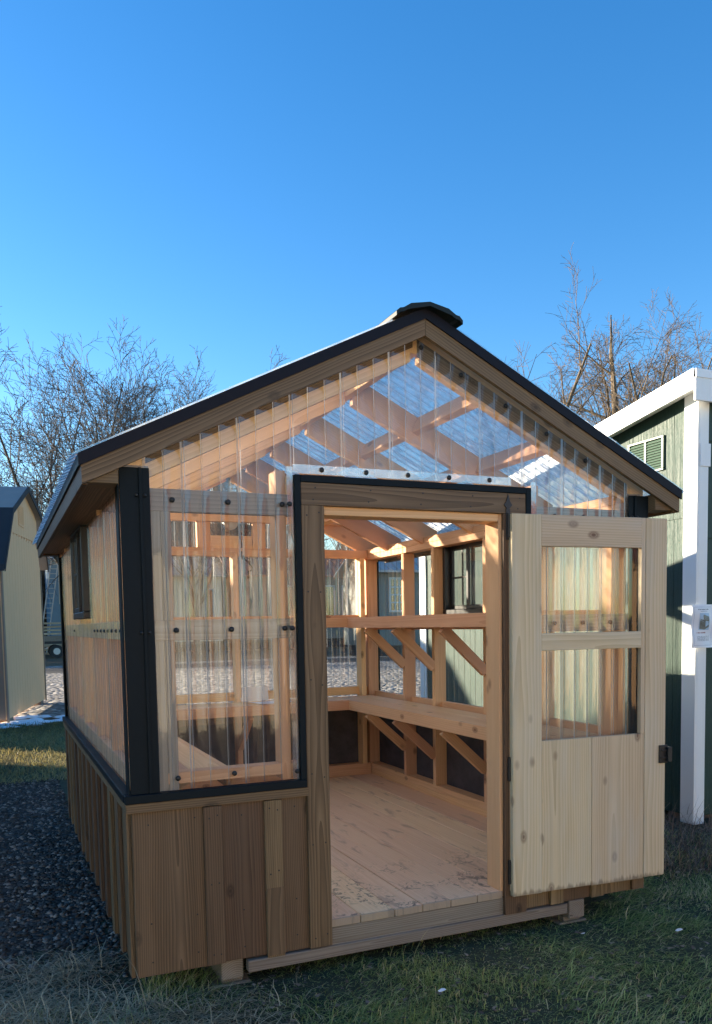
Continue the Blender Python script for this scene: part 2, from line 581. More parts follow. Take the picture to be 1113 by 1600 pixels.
# ------------------------------------------------------------------ light
el, bk = math.radians(SUN_EL), math.radians(SUN_BACK)
sdir = Vector((-math.cos(el) * math.cos(bk), math.cos(el) * math.sin(bk), math.sin(el)))
sun = bpy.data.lights.new('sun', 'SUN')
sun.energy = 5.0
sun.angle = math.radians(.6)
sun.color = (1.0, .86, .66)
so = bpy.data.objects.new('sun', sun)
COL.objects.link(so)
so.rotation_euler = (-sdir).to_track_quat('-Z', 'Y').to_euler()
so.location = sdir * 60
world = bpy.data.worlds.new('World')
scene.world = world
world.use_nodes = True
wt = world.node_tree
bg = wt.nodes['Background']
sky = wt.nodes.new('ShaderNodeTexSky')
sky.sky_type = 'NISHITA'
sky.sun_disc = False
sky.sun_elevation = el
sky.sun_rotation = math.atan2(sdir.x, sdir.y) % (2 * math.pi)
sky.altitude = 200
sky.air_density = 1.0
sky.dust_density = .2
sky.ozone_density = 2.2
hs = wt.nodes.new('ShaderNodeHueSaturation')
hs.inputs['Saturation'].default_value = 1.34
hs.inputs['Hue'].default_value = .507
wt.links.new(sky.outputs[0], hs.inputs['Color'])
wt.links.new(hs.outputs[0], bg.inputs[0])
bg.inputs[1].default_value = .088
scene.view_settings.view_transform = 'Standard'
scene.view_settings.look = 'None'
scene.view_settings.exposure = 2.02
scene.view_settings.gamma = 1
scene.cycles.use_denoising = True
scene.cycles.max_bounces = 10
scene.cycles.diffuse_bounces = 5
scene.cycles.glossy_bounces = 4
scene.cycles.transmission_bounces = 8
scene.cycles.transparent_max_bounces = 40
scene.cycles.caustics_reflective = False
scene.cycles.caustics_refractive = True
scene.cycles.blur_glossy = 1.0
scene.cycles.sample_clamp_indirect = 4
# ------------------------------------------------------------------ greenhouse
gh = thing('greenhouse', 'wooden greenhouse with clear corrugated panels, brown batten siding and an open door', 'greenhouse')
CX = W / 2
def rz(x, top=0.0):              # height of the roof line through 'top' (value at the ridge)
    return top - RU * abs(x - CX)

def rib_profile(u0, u1, phase, period=.216, amp=.011, wide=False):
    us, hs = [], []
    k0, k1 = int((u0 - phase) / (period / 3)) - 2, int((u1 - phase) / (period / 3)) + 2
    for k in range(k0, k1 + 1):
        c = phase + k * period / 3
        w, r, a = ((.0030, .0055, amp) if k % 3 == 0 else (.0008, .0036, amp * .55))
        if wide:
            w, r, a = ((.0085, .0075, amp) if k % 3 == 0 else (.0035, .0055, amp * .62))
        for q, h in ((-w - r, 0), (-w - .75 * r, .12), (-w - .25 * r, .88), (-w, 1), (w, 1), (w + .25 * r, .88), (w + .75 * r, .12), (w + r, 0)):
            u = c + q
            if u0 < u < u1:
                us.append(u); hs.append(h * a)
        for q in (.42, .58):
            u = c + q * period / 3
            if u0 < u < u1:
                us.append(u); hs.append(0.0)
    us = [u0] + us + [u1]; hs = [hs[0] if hs else 0] + hs + [hs[-1] if hs else 0]
    return us, hs

def sheet(name, u0, u1, v0, v1, pos, mat, phase=.236, parent=gh, amp=.010, ribs=True):
    us, hs = rib_profile(u0, u1, phase, amp=amp, wide=mat is not MAT['clear'] or not ribs)
    NV = 4
    vs, fs, fi = [], [], []
    for i, (u, h) in enumerate(zip(us, hs)):
        a, b = (v0(u) if callable(v0) else v0), (v1(u) if callable(v1) else v1)
        for j in range(NV + 1):
            vs.append(Vector(pos(u, a + (b - a) * j / NV, h)))
    n = len(us)
    for i in range(n - 1):
        for j in range(NV):
            q = i * (NV + 1) + j
            fs.append([q, q + NV + 1, q + NV + 2, q + 1])
            fi.append(1 if abs(hs[i] - hs[i + 1]) > .0011 else 0)
    m = MB().add(vs, fs, None, 0)
    if mat is MAT['clear_roof'] or (mat is MAT['clear'] and ribs):
        m.m = fi
    return m.build(name, [mat, MAT['clear_roof_rib']] if mat is MAT['clear_roof'] else [mat, MAT['clear_rib']] if mat is MAT['clear'] and ribs else MAT['clear_side'] if not ribs else mat, parent, True)

# floor, threshold, skids
m = MB(); y0 = -.004
xs = [0.03]
while xs[-1] < W - .2:
    xs.append(xs[-1] + random.choice((.135, .14, .16, .185)))
xs[-1] = W - .03
for a, b in zip(xs[:-1], xs[1:]):
    m.box(a + .0016, b - .0016, y0 if a > .78 and b < 1.66 else .02, L - .02, .068, .10 + random.uniform(-.0012, .0012), 'y', .002)
m.build('floor', MAT['floor'], gh)
m = MB().box(.70, 1.66, .0, .04, -.012, .0665, 'x', .003)
m.build('threshold', MAT['treated'], gh)
m = MB().box(.43, 1.978, -.012, .03, -.056, -.008, 'x', .003)
m.build('skid_board', MAT['treated'], gh)
for x in (.33, 1.99):
    MB().box(x, x + .09, .03 if x < 1 else -.006, L - .03, -.088, -.002, 'y', .004).build('skid', MAT['treated'], gh)
MB().box(.02, W - .02, .045, L - .045, -.0, .066, 'x').build('floor_frame', MAT['treated'], gh)

# batten siding below the panels
def siding(name, u0, u1, place, battens, thick_in=.016):
    """place(u0,u1,d0,d1,z0,z1,mb): d is the depth from the wall face, negative = outwards"""
    m = MB()
    edges = [u0] + [c for c in battens if u0 + .05 < c < u1 - .05] + [u1]
    for a, b in zip(edges[:-1], edges[1:]):
        place(m, a + .001, b - .001, 0, thick_in, 0.0 + random.uniform(-.004, .002), .632)
    o = m.build(name, MAT['stained'], gh)
    for c in battens:
        place_m = MB()
        place(place_m, c - .036, c + .036, -.017, 0.0, random.uniform(-.012, .004), .6285)
        place_m.build('batten', MAT['stained'], o)
    return o
pf = lambda m, a, b, d0, d1, z0, z1: m.box(a, b, d0, d1, z0, z1, 'z')
pb = lambda m, a, b, d0, d1, z0, z1: m.box(a, b, L - d1, L - d0, z0, z1, 'z')
pl = lambda m, a, b, d0, d1, z0, z1: m.box(d0, d1, a, b, z0, z1, 'z')
pr = lambda m, a, b, d0, d1, z0, z1: m.box(W - d1, W - d0, a, b, z0, z1, 'z')
siding('siding', 0.0, .70, pf, [.303, .546])
siding('siding', 1.70, W, pf, [1.915, 2.15, 2.395])
side_b = [.06 + .245 * k for k in range(13)]
siding('siding', 0.02, L - .02, pl, side_b)
siding('siding', 0.02, L - .02, pr, side_b)
siding('siding', 0.0, W, pb, [.04 + .262 * k for k in range(10)])
# spliced batten detail: a short lower piece on the second front batten
MB().box(.512, .582, -.0195, -.0165, .0, .275, 'z').build('batten', MAT['stained'], gh)
MB().box(-.021, .695, -.021, .018, .632, .668, 'x').build('cap_rail', MAT['stained'], gh)
MB().box(1.70, W + .02, -.021, .018, .632, .668, 'x').build('cap_rail', MAT['stained'], gh)
MB().box(-.021, .016, .018, L, .632, .668, 'y').build('cap_rail', MAT['stained'], gh)
MB().box(W - .016, W + .021, .018, L, .632, .668, 'y').build('cap_rail', MAT['stained'], gh)
MB().box(-.0, W, L - .016, L + .02, .632, .668, 'x').build('cap_rail', MAT['stained'], gh)
# black sill flashing
def flashing(a0, a1, b0, b1, ax):
    m = MB().box(a0, a1, b0, b1, .6685, .700, ax, .002)
    return m.build('sill_trim', MAT['black_metal'], gh)
flashing(-.024, .688, -.026, .016, 'x'); flashing(1.70, W + .024, -.026, .016, 'x')
flashing(-.026, .014, .0165, L, 'y'); flashing(W - .014, W + .026, .0165, L, 'y')
flashing(0, W, L - .014, L + .024, 'x')
# dark felt behind the siding, seen from inside
for b in ((.0165, .0195, .02, L - .02), (W - .0195, W - .0165, .02, L - .02), (.02, .69, .0165, .0195), (1.70, W - .02, .0165, .0195), (.02, W - .02, L - .0195, L - .0165)):
    MB().box(b[0], b[1], b[2], b[3], .102, .64, 'z', .0005).build('felt_lining', MAT['lining'], gh)

# corner trims
def corner(x, y, sx, sy):
    m = MB()
    a, b = sorted((x, x + sx * .108)); c, d = sorted((y - sy * .008, y - sy * .002))
    m.box(a, b, c, d, .7005, 1.90, 'z', .001)
    a, b = sorted((x + sx * .068, x + sx * .080)); c, d = sorted((y - sy * .016, y - sy * .0083))
    m.box(a, b, c, d, .7005, 1.90, 'z', .003)
    a, b = sorted((x - sx * .008, x - sx * .002)); c, d = sorted((y - sy * .008, y + sy * .055))
    m.box(a, b, c, d, .7005, 1.90, 'z', .001)
    m.build('corner_trim', MAT['black_metal'], gh)
for x, sx in ((0, 1), (W, -1)):
    corner(x, 0, sx, 1); corner(x, L, sx, -1)

# framing: studs
def stud(x0, x1, y0, y1, z0, z1, mat='fir', name='stud'):
    return MB().box(x0, x1, y0, y1, z0, z1, 'z').build(name, MAT[mat], gh)
side_y = (.68, 1.245, 1.905, 2.36)
for y in side_y:
    for x0 in (.0205, W - .1095):
        stud(x0, x0 + .089, y, y + .038, .19, 1.828)
for x0, x1 in ((.100, .147), (.148, .186), (W - .147, W - .100), (W - .186, W - .148)):
    stud(x0, x1, .0205, .109, .19, 1.752 if .12 < x0 < 2.26 else 1.80, 'greyed_wood' if x0 < 1 else 'fir')  # left studs: fir greyed in colour for shade and sky reflection
for x0, x1 in ((.022, .110), (W - .110, W - .022)):
    stud(x0, x1, 3.015, 3.078, .19, 1.828)
stud(2.252, 2.290, 2.975, 3.078, .19, 1.842); stud(.150, .188, 2.975, 3.078, .19, 1.842)
stud(1.218, 1.258, 2.99, 3.078, .19, 1.842)
stud(.60, .6395, .0205, .109, .70, 1.925); stud(.7005, .786, .0005, .11, .0995, 1.79)
stud(1.613, 1.66, .0005, .11, .0995, 1.79); stud(1.80, 1.838, .0205, .109, .70, 1.925)
# rails
def rail(x0, x1, y0, y1, z0, z1, mat='fir', name='rail'):
    return MB().box(x0, x1, y0, y1, z0, z1).build(name, MAT[mat], gh)
for a, b in ((.012, .70), (1.75, W - .012)):
    rail(a, b, .018, .056, 1.750, 1.833, 'greyed_wood'); rail(a, b, .018, .056, 1.268, 1.346, 'greyed_wood')
    rail(a, b, .0208, .090, .722, .765)
    rail(a, b, .0208, .109, .10, .19)
rail(.112, W - .112, 3.005, 3.0795, 1.842, 1.905); rail(.112, W - .112, 3.041, 3.0795, 1.325, 1.392)
rail(.112, W - .112, 3.041, 3.0795, .75, .815); rail(.112, W - .112, 2.99, 3.0795, .10, .19)
rail(.30, W - .30, 3.02, 3.0795, 2.10, 2.18)
for xm in (0, 1):
    a, b = ((.0208, .1092) if xm == 0 else (W - .1092, W - .0208))
    rail(a, b, .11, 3.012, .10, .145); rail(a, b, .11, 3.012, .1458, .19)
    a, b = ((.0208, .058) if xm == 0 else (W - .058, W - .0208))
    rail(a, b, .11, 3.012, .70, .775); rail(a, b, .11, 3.012, 1.272, 1.346)
    a, b = ((.020, .110) if xm == 0 else (W - .110, W - .020))
    MB().box(a, b, .0575, 3.080, 1.830, 1.8715).build('top_plate', MAT['fir'], gh)
    MB().box(a, b, .0575, 3.080, 1.8725, 1.914).build('top_plate', MAT['fir'], gh)
    MB().box(a, b, .018, .0570, 1.8345, 1.912, 'x').build('top_plate', MAT['greyed_wood'], gh)
# gable posts round the fan, and the board under it
for a, b in ((.965, 1.065), (1.392, 1.490)):
    stud(a, b, 3.03, 3.0785, 1.906, 2.099)
MB().box(1.066, 1.391, 3.05, 3.0785, 1.906, 2.000, 'x').build('rail', MAT['fir'], gh)

# rafters, ridge board, purlins
RF = 2.554
def rafter(side, y):
    x1 = -.0 if side < 0 else W
    q = lambda x, t: (x, y, rz(x, t))
    xr = CX + side * .0205
    return MB().prism([q(x1, RF - .142), q(xr, RF - .142), q(xr, RF), q(x1, RF)], (0, .038, 0), (CX - x1, 0, RU * abs(CX - x1))).build('rafter', MAT['fir'], gh)
RY = (.0205, .725, 1.39, 2.05, 2.62, 3.040)
for s in (-1, 1):
    for y in RY:
        rafter(s, y)
    for off in (.38, .755):
        for a, b in zip(RY[:-1], RY[1:]):
            if s < 0 and a < 2.0:
                continue
            xa = CX + s * off
            d = Vector((s, 0, -RU)).normalized(); n = Vector((s * RU, 0, 1)).normalized()
            cz = rz(xa, RF) - .046
            MB().obox((xa, (a + .038 + b) / 2, cz), (Y, d, n), ((b - a - .039) / 2, .019, .043)).build('purlin', MAT['fir'], gh)
MB().box(CX - .02, CX + .02, .02, 3.08, 2.436, 2.552, 'y').build('ridge_board', MAT['fir'], gh)

# rake boards, fascia and their metal trim
for y0, y1, ty0, ty1 in ((-OH, -OH + .02, -OH - .008, -OH - .0005), (L + OH - .02, L + OH, L + OH + .0005, L + OH + .008)):
    for s in (-1, 1):
        xe = -EO if s < 0 else W + EO
        q = lambda x, t, yy: (x, yy, rz(x, t))
        xm = CX + s * .0008
        MB().prism([q(xe, RB, y0), q(xm, RB, y0), q(xm, RT, y0), q(xe, RT, y0)], (0, y1 - y0, 0), (CX - xe, 0, RU * abs(CX - xe))).build('rake_board', MAT['stained'], gh)
        xt = xe + s * .009
        m = MB()
        m.prism([q(xt, RT - .004, ty0), q(CX, RT - .004, ty0), q(CX, RT + .040, ty0), q(xt, RT + .040, ty0)], (0, ty1 - ty0, 0))
        m.build('rake_trim', MAT['rake_metal'], gh)
ze0, ze1 = rz(-EO, RB), rz(-EO, RT)
for s in (-1, 1):
    a, b = ((-EO, -EO + .02) if s < 0 else (W + EO - .02, W + EO))
    MB().box(a, b, -OH + .0205, L + OH - .0205, ze0, ze1).build('eave_board', MAT['stained'], gh)
    a, b = ((-EO - .009, -EO - .0006) if s < 0 else (W + EO + .0006, W + EO + .009))
    MB().box(a, b, -OH - .0075, L + OH + .0075, ze1 - .004, ze1 + .037, 'y', .001).build('eave_trim', MAT['rake_metal'], gh)
    a, b = ((-EO + .0205, .018) if s < 0 else (W - .018, W + EO - .0205))
    MB().box(a, b, .058, L - .058, ze0 + .020, ze0 + .034).build('soffit', MAT['stained'], gh)
    a, b = ((-EO + .0205, -.0085) if s < 0 else (W + .0085, W + EO - .0205))
    MB().box(a, b, -OH + .021, .0575, ze0 + .010, ze0 + .085, 'x').build('soffit', MAT['stained'], gh)
    MB().box(a, b, L - .0575, L + OH - .021, ze0 + .010, ze0 + .085, 'x').build('soffit', MAT['stained'], gh)
# clear roof sheets: ribs run down the slope
for s in (-1, 1):
    def rp(u, v, h, s=s):
        return (CX + s * v, u, RT + .0415 - RU * v + h)
    sheet('roof_panel', -OH - .004, L + OH + .004, .03, CX + EO + .035, rp, MAT['clear_roof'], .05, amp=.011)
for s in (-1, 1):
    q = lambda v, t: (CX + s * v, -OH - .0035, RT + t - RU * v)
    MB().prism([q(.15, .0405), q(CX + EO + .03, .0405), q(CX + EO + .03, .047), q(.15, .047)], (0, -.003, 0), (1, 0, 0)).build('roof_edge', MAT['edge_strip'], gh)
# ridge cap with its stepped edges
prof = [(-.150, -.052), (-.135, -.038), (-.118, -.034), (-.098, -.022), (-.085, -.014), (.0, .002), (.085, -.014), (.098, -.022), (.118, -.034), (.135, -.038), (.150, -.052)]
m = MB()
top = [(CX + a, -OH - .045, RT + .042 + b + .004) for a, b in prof]
low = [(CX + a, -OH - .045, RT + .042 + b - .012 - .012 * math.sin(math.pi * min(1, abs(a) / .1))) for a, b in prof]
for i in range(len(prof) - 1):
    m.prism([low[i], low[i + 1], top[i + 1], top[i]], (0, L + 2 * OH + .09, 0), tint=0)
m.build('ridge_cap', MAT['cap_metal'], gh)

# clear wall sheets
pF = lambda u, v, h: (u, .0145 - h, v)
gt = lambda u: rz(u, RB + .016)
sheet('wall_panel', .085, .664, .702, gt, pF, MAT['clear'])
sheet('wall_panel', .664, 1.770, 1.915, gt, pF, MAT['clear'])
sheet('wall_panel', 1.770, W - .085, .702, gt, pF, MAT['clear'])
pB = lambda u, v, h: (u, L - .0145 + h, v)
sheet('wall_panel', .06, W - .06, .702, 1.885, pB, MAT['clear'])
sheet('wall_panel', .02, W - .02, 1.880, lambda u: rz(u, RB + .01), lambda u, v, h: (u, L - .0125 + h, v), MAT['clear'])
for px in (lambda u, v, h: (.0145 - h, u, v), lambda u, v, h: (W - .0145 + h, u, v)):
    sheet('wall_panel', .04, 1.285, .702, 1.866, px, MAT['clear'], .10, ribs=False, amp=.012)
    sheet('wall_panel', 1.90, L - .04, .702, 1.866, px, MAT['clear'], .10, ribs=False, amp=.012)
    sheet('wall_panel', 1.285, 1.90, .702, 1.372, px, MAT['clear'], .10, ribs=False, amp=.012)
# milky edge strips that close the sheets beside and above the door
MB().box(.636, .6615, -.0105, -.004, .702, 1.938, 'z', .003).build('edge_strip', MAT['edge_strip'], gh)
MB().box(.662, 1.672, -.0125, -.006, 1.912, 1.948, 'x', .002).build('edge_strip', MAT['edge_strip'], gh)
MB().box(1.7765, 1.806, -.0105, -.004, .702, 1.935, 'z', .003).build('edge_strip', MAT['edge_strip'], gh)
# dark flashing under the rake on the right, as on the photo
q = lambda x, t: (x, .0195, rz(x, t))
MB().prism([q(CX + .01, RB - .052), q(W - .1, RB - .052), q(W - .1, RB + .02), q(CX + .01, RB + .02)], (0, -.0012, 0), (1, 0, -RU)).build('gable_trim', MAT['treated'], gh)
q = lambda x, t: (x, .0195, rz(x, t))
MB().prism([q(.1, RB - .015), q(CX - .01, RB - .015), q(CX - .01, RB + .02), q(.1, RB + .02)], (0, -.0012, 0), (1, 0, RU)).build('gable_trim', MAT['stained'], gh)

# door frame
MB().box(.690, .786, -.020, -.0005, .0, 1.7895, 'z').build('door_jamb', MAT['stained'], gh)
MB().box(1.627, 1.742, -.020, -.0005, -.008, 1.7895, 'z').build('door_jamb', MAT['stained'], gh)
MB().box(.690, 1.742, -.020, -.0005, 1.790, 1.878, 'x').build('door_header', MAT['stained'], gh)
MB().box(.787, 1.612, .0, .112, 1.756, 1.7895, 'x').build('door_header', MAT['fir'], gh)
MB().box(.64, 1.80, .0205, .109, 1.7905, 1.905, 'x').build('door_header', MAT['fir'], gh)
m = MB()
m.box(.664, .689, -.024, .012, .7005, 1.906, 'z', .002)
m.box(.6895, 1.7425, -.024, .012, 1.8785, 1.906, 'x', .002)
m.box(1.743, 1.770, -.024, .012, .7005, 1.906, 'z', .002)
m.build('door_trim', MAT['black_metal'], gh)

# the open door
dr = MB()
th = .056
hp = Vector((1.650, -.050, 0)); dd = Vector((math.cos(th), -math.sin(th), 0)); dn = Vector((-math.sin(th), -math.cos(th), 0))
def leaf(m, u0, u1, z0, z1, t0=0.0, t1=.028, ax='z', **k):
    c = hp + dd * ((u0 + u1) / 2) - dn * ((t0 + t1) / 2) + Z * ((z0 + z1) / 2)
    hu, hz, ht = (u1 - u0) / 2, (z1 - z0) / 2, (t1 - t0) / 2
    if ax == 'z':
        return m.obox(c, (Z, dd, -dn), (hz, hu, ht), **k)
    return m.obox(c, (dd, Z, dn), (hu, hz, ht), **k)
DZ0, DZ1 = .082, 1.787
dpan = MB()
leaf(dpan, .1512, .4180, DZ0 + .0015, .7795, .004, .026)
leaf(dpan, .4200, .7125, DZ0 - .0015, .7795, .004, .026)
leaf(dpan, .014, .83, DZ0 + .01, .76, .0262, .040)
door = dpan.build('door', MAT['pine'], gh)
leaf(MB(), 0, .1495, DZ0, DZ1).build('stile', MAT['pine'], door)
leaf(MB(), .7135, .833, DZ0 + .004, DZ1 - .001).build('stile', MAT['pine'], door)
leaf(MB(), .690, .7125, .7805, DZ1 - .0005, .002, .028).build('stile', MAT['pine'], door)
leaf(MB(), .150, .6895, 1.648, DZ1 - .0002, .001, .028, 'x').build('rail', MAT['pine'], door)
leaf(MB(), .150, .6895, 1.185, 1.262, .001, .028, 'x').build('rail', MAT['pine'], door)
leaf(MB(), .0, .045, DZ0 + .02, DZ1 - .01, .0282, .052).build('stile', MAT['fir'], door)
leaf(MB(), .720, .765, DZ0 + .02, DZ1 - .01, .0282, .052).build('stile', MAT['fir'], door)
def dpos(u, v, h):
    p = hp + dd * u - dn * (.020 - h) + Z * v
    return (p.x, p.y, p.z)
for z0, z1 in ((.7797, 1.1848), (1.2622, 1.6478)):
    sheet('pane', .150, .690, z0, z1, dpos, MAT['clear'], .19, door, .009)
for zc, big in ((1.735, True), (.66, False), (.19, False)):
    m = MB()
    c = Vector((1.648, -.0265, zc))
    m.tube([c + Z * -.05, c + Z * .05], .007, 8)
    if big:
        m.box(1.637, 1.659, -.0245, -.0206, zc - .06, zc + .075, 'z', .001)
        s = Vector((1.648, -.0248, zc + .075))
        m.prism([s + Vector((-.006, 0, 0)), s + Vector((.006, 0, 0)), s + Vector((.021, 0, .016)), s + Vector((.009, 0, .032)), s + Vector((0, 0, .062)), s + Vector((-.009, 0, .032)), s + Vector((-.021, 0, .016))], (0, .004, 0))
        for q in (-.02, .03):
            m.tube([s + Vector((0, -.0045, q - .05)), s + Vector((0, .0, q - .05))], .005, 8)
    else:
        m.box(1.640, 1.656, -.030, -.0206, zc - .055, zc + .055, 'z', .001)
    m.build('hinge', MAT['iron'], door)
m = MB()
leaf(m, .793, .838, .632, .718, -.012, -.0005)
leaf(m, .826, .850, .640, .710, -.030, .012)
leaf(m, .800, .838, .655, .662, -.020, -.012, 'x'); leaf(m, .800, .838, .690, .697, -.020, -.012, 'x')
m.build('handle', MAT['iron'], door)

# nail heads in the siding and trim
def nail(p, n=-Y, r=.0034):
    p = Vector(p); n = Vector(n)
    MB().tube([p, p + n * .0012], r, 7).build('nail', MAT['iron'], gh)
for x in (.303, .546):
    for z in (.05, .34, .60):
        nail((x - .014 + random.uniform(-.004, .004), -.0172, z + random.uniform(-.02, .02))); nail((x + .017, -.0172, z + random.uniform(-.02, .02)))
for z in (.04, .43, .72, 1.10, 1.45, 1.75):
    nail((.712 + random.uniform(-.004, .004), -.0202, z)); nail((.764, -.0202, z + random.uniform(-.03, .03)))
for x in (.74, .98, 1.22, 1.46, 1.70):
    nail((x, -.0202, 1.812)); nail((x + .01, -.0202, 1.858))
for z in (.05, .20, .58):
    nail((.06, -.0005, z)); nail((.235, -.0005, z + .01)); nail((.42, -.0005, z)); nail((.64, -.0005, z + .012))

# benches and the shelf above them
def bench(name, z1, mat, planks, rails, braces):
    m = MB()
    for b in planks:
        m.box(*b)
    o = m.build(name, mat, gh)
    for b in rails:
        MB().box(*b).build('front_rail', mat, o)
    for p0, p1 in braces:
        MB().beam(p0, p1, .036, .062, Z if abs(p1[0] - p0[0]) > .01 else Z).build('brace', MAT['fir'], o)
    return o
BZ, BF = .745, .075
pk = []
for a, b in ((2.0255, 2.175), (2.177, 2.336)):
    pk.append((a, b, .115, 2.974 if a < 2.1 else 2.974, BZ - .024, BZ))
bench('bench', BZ, MAT['fir'], pk, [(2.0, 2.025, .112, 2.655, BZ - BF, BZ + .001)],
      [((2.035, y, BZ - BF - .005), (2.335, y, .395)) for y in [q + .019 for q in side_y]] )
pk = [(.115, .262, .115, 2.974, BZ - .024, BZ), (.264, .3945, .115, 2.974, BZ - .024, BZ)]
bench('bench', BZ, MAT['fir'], pk, [(.395, .42, .112, 2.655, BZ - BF, BZ + .001)],
      [((.385, y, BZ - BF - .005), (.108, y, .40)) for y in [q + .019 for q in side_y]])
pk = [(.4205, 2.0245, 2.681, 2.822, BZ - .024, BZ - .001), (.4205, 2.0245, 2.824, 2.988, BZ - .024, BZ - .001)]
bench('bench', BZ, MAT['fir'], pk, [(.4205, 2.0245, 2.656, 2.680, BZ - BF, BZ)],
      [((1.238, 2.69, BZ - BF - .005), (1.238, 2.989, .40))])
SZ, SF = 1.367, .077
pk = [(2.0255, 2.175, .115, 2.974, SZ - .024, SZ), (2.177, 2.336, .115, 2.974, SZ - .024, SZ)]
bench('shelf', SZ, MAT['fir'], pk, [(2.0, 2.025, .112, 2.655, SZ - SF, SZ + .001)],
      [((2.035, y, SZ - SF - .005), (2.335, y, 1.01)) for y in [q + .019 for q in side_y]])
pk = [(.4205, 2.0245, 2.681, 2.988, SZ - .024, SZ - .001)]
bench('shelf', SZ, MAT['fir'], pk, [(.4205, 2.0245, 2.656, 2.680, SZ - SF + .006, SZ)], [])

# sliding windows in the side walls
def window(xo, s):
    """xo outer face, s = +1 right wall"""
    y0, y1, z0, z1 = 1.288, 1.897, 1.372, 1.866
    a, b = sorted((xo + s * .022, xo - s * .045))
    m = MB()
    m.box(a, b, y0, y1, z0, z0 + .034, 'y', .003); m.box(a, b, y0, y1, z1 - .034, z1, 'y', .003)
    m.box(a, b, y0, y0 + .032, z0 + .0345, z1 - .0345, 'z', .003); m.box(a, b, y1 - .032, y1, z0 + .0345, z1 - .0345, 'z', .003)
    ym = (y0 + y1) / 2
    o = MB.build(m, 'window', MAT['vinyl'], gh)
    for k, (p, q) in enumerate(((y0 + .033, ym + .02), (ym - .02, y1 - .033))):
        c = xo + s * (.008 if k else -.020)
        mm = MB()
        for e, f, g, h, ax in ((p, q, z0 + .035, z0 + .060, 'y'), (p, q, z1 - .060, z1 - .035, 'y'), (p, p + .026, z0 + .0605, z1 - .0605, 'z'), (q - .026, q, z0 + .0605, z1 - .0605, 'z')):
            mm.box(c - .009, c + .009, e, f, g, h, ax, .002)
        if k:
            mm.box(c - .004, c + .004, p + .027, q - .027, (z0 + z1) / 2 - .006, (z0 + z1) / 2 + .006, 'y', .001)
            mm.box(c - .0036, c + .0036, (p + q) / 2 - .006, (p + q) / 2 + .006, z0 + .061, z1 - .061, 'z', .001)
        mm.build('sash', MAT['vinyl'], o)
        MB().box(c - .0018, c + .0018, p + .026, q - .026, z0 + .060, z1 - .060, 'z', .0003).build('pane', MAT['pane'], o)
window(0.0, -1)
window(W, 1)

# screw heads
def screw(p, n=-Y, r=.0105):
    p = Vector(p); n = Vector(n)
    MB().tube([p, p + n * .003, p + n * .0065, p + n * .0085], [r, r, r * .75, r * .2], 10).build('screw', MAT['iron'], gh, True)
for z in (1.792, 1.307):
    for x in (.192, .405, .622):
        screw((x, .012, z))
for x in (1.92, 2.08, 2.24):
    screw((x, .012, 1.792)); screw((x, .012, 1.307))
for x in (.782, .975, 1.165, 1.36, 1.56):
    screw((x, -.0125, 1.930))
screw((.652, -.0105, .735)); screw((.645, -.0105, 1.307)); screw((.645, -.0105, 1.792))
for x in (1.245, 1.435, 1.66, 1.875, 2.09):
    screw((x, .010, rz(x, RB - .008)))
for z in (1.80, 1.30):
    for x in (.060, .090, W - .06, W - .09):
        screw((x, -.008, z), -Y, .007)
for k in range(9):
    y = .16 + k * .13 if k < 8 else 2.2
    screw((.010, y, 1.308), -X, .008)
for x in (.18, .40):
    screw((x, .010, .745))
# ------------------------------------------------------------------ loose things in and under the greenhouse
fan = thing('exhaust_fan', 'round black exhaust fan with a dangling cord in the rear gable of the greenhouse', 'fan', (1.23, 3.10, 2.10))
def ring(c, r, rad, axis=Y, n=28):
    _, a, b = frame(axis)
    return [Vector(c) + (a * math.cos(2 * math.pi * k / n) + b * math.sin(2 * math.pi * k / n)) * r for k in range(n + 1)]
fc = Vector((1.23, 3.075, 2.105))
m = MB().tube(ring(fc, .158, .010), .010, 8, False); m.tube(ring(fc + Vector((0, .05, 0)), .158, .010), .010, 8, False)
m.build('shroud', MAT['iron'], fan, True)
m = MB()
for k in range(4):
    t = math.pi / 4 + k * math.pi / 2
    m.tube([fc, fc + Vector((math.cos(t) * .16, 0, math.sin(t) * .16))], .006, 6)
for r in (.05, .085, .12):
    m.tube(ring(fc + Vector((0, -.004, 0)), r, .003), .0022, 5, False)
m.build('guard', MAT['iron'], fan, True)
MB().tube([fc + Vector((0, -.03, -.01)), fc + Vector((0, .06, -.01))], .052, 16).build('motor', MAT['alu'], fan, True)
for k in range(3):
    t = k * 2.094 + .4
    a = Vector((math.cos(t), 0, math.sin(t))); b = Vector((-math.sin(t), .6, math.cos(t))).normalized()
    MB().obox(fc + Vector((0, .03, 0)) + a * .098, (a, b, a.cross(b)), (.05, .032, .002)).build('blade', MAT['alu'], fan)
MB().box(1.056, 1.404, 3.110, 3.118, 1.985, 2.098, 'x').build('housing', MAT['iron'], fan)
pts = [(1.29, 3.04, 2.02), (1.30, 3.02, 1.93), (1.296, 3.018, 1.87), (1.31, 3.0, 1.83), (1.345, 2.99, 1.79), (1.365, 2.985, 1.76), (1.36, 2.985, 1.735), (1.335, 2.985, 1.73), (1.335, 2.985, 1.705)]
m = MB().tube(pts, .006, 6)
m.tube([(1.335, 2.985, 1.70), (1.338, 2.985, 1.675)], .011, 8); m.tube([(1.298, 3.016, 1.90), (1.288, 3.0, 1.85), (1.305, 3.0, 1.81)], .006, 6)
m.build('power_cord', MAT['iron'], fan, True)

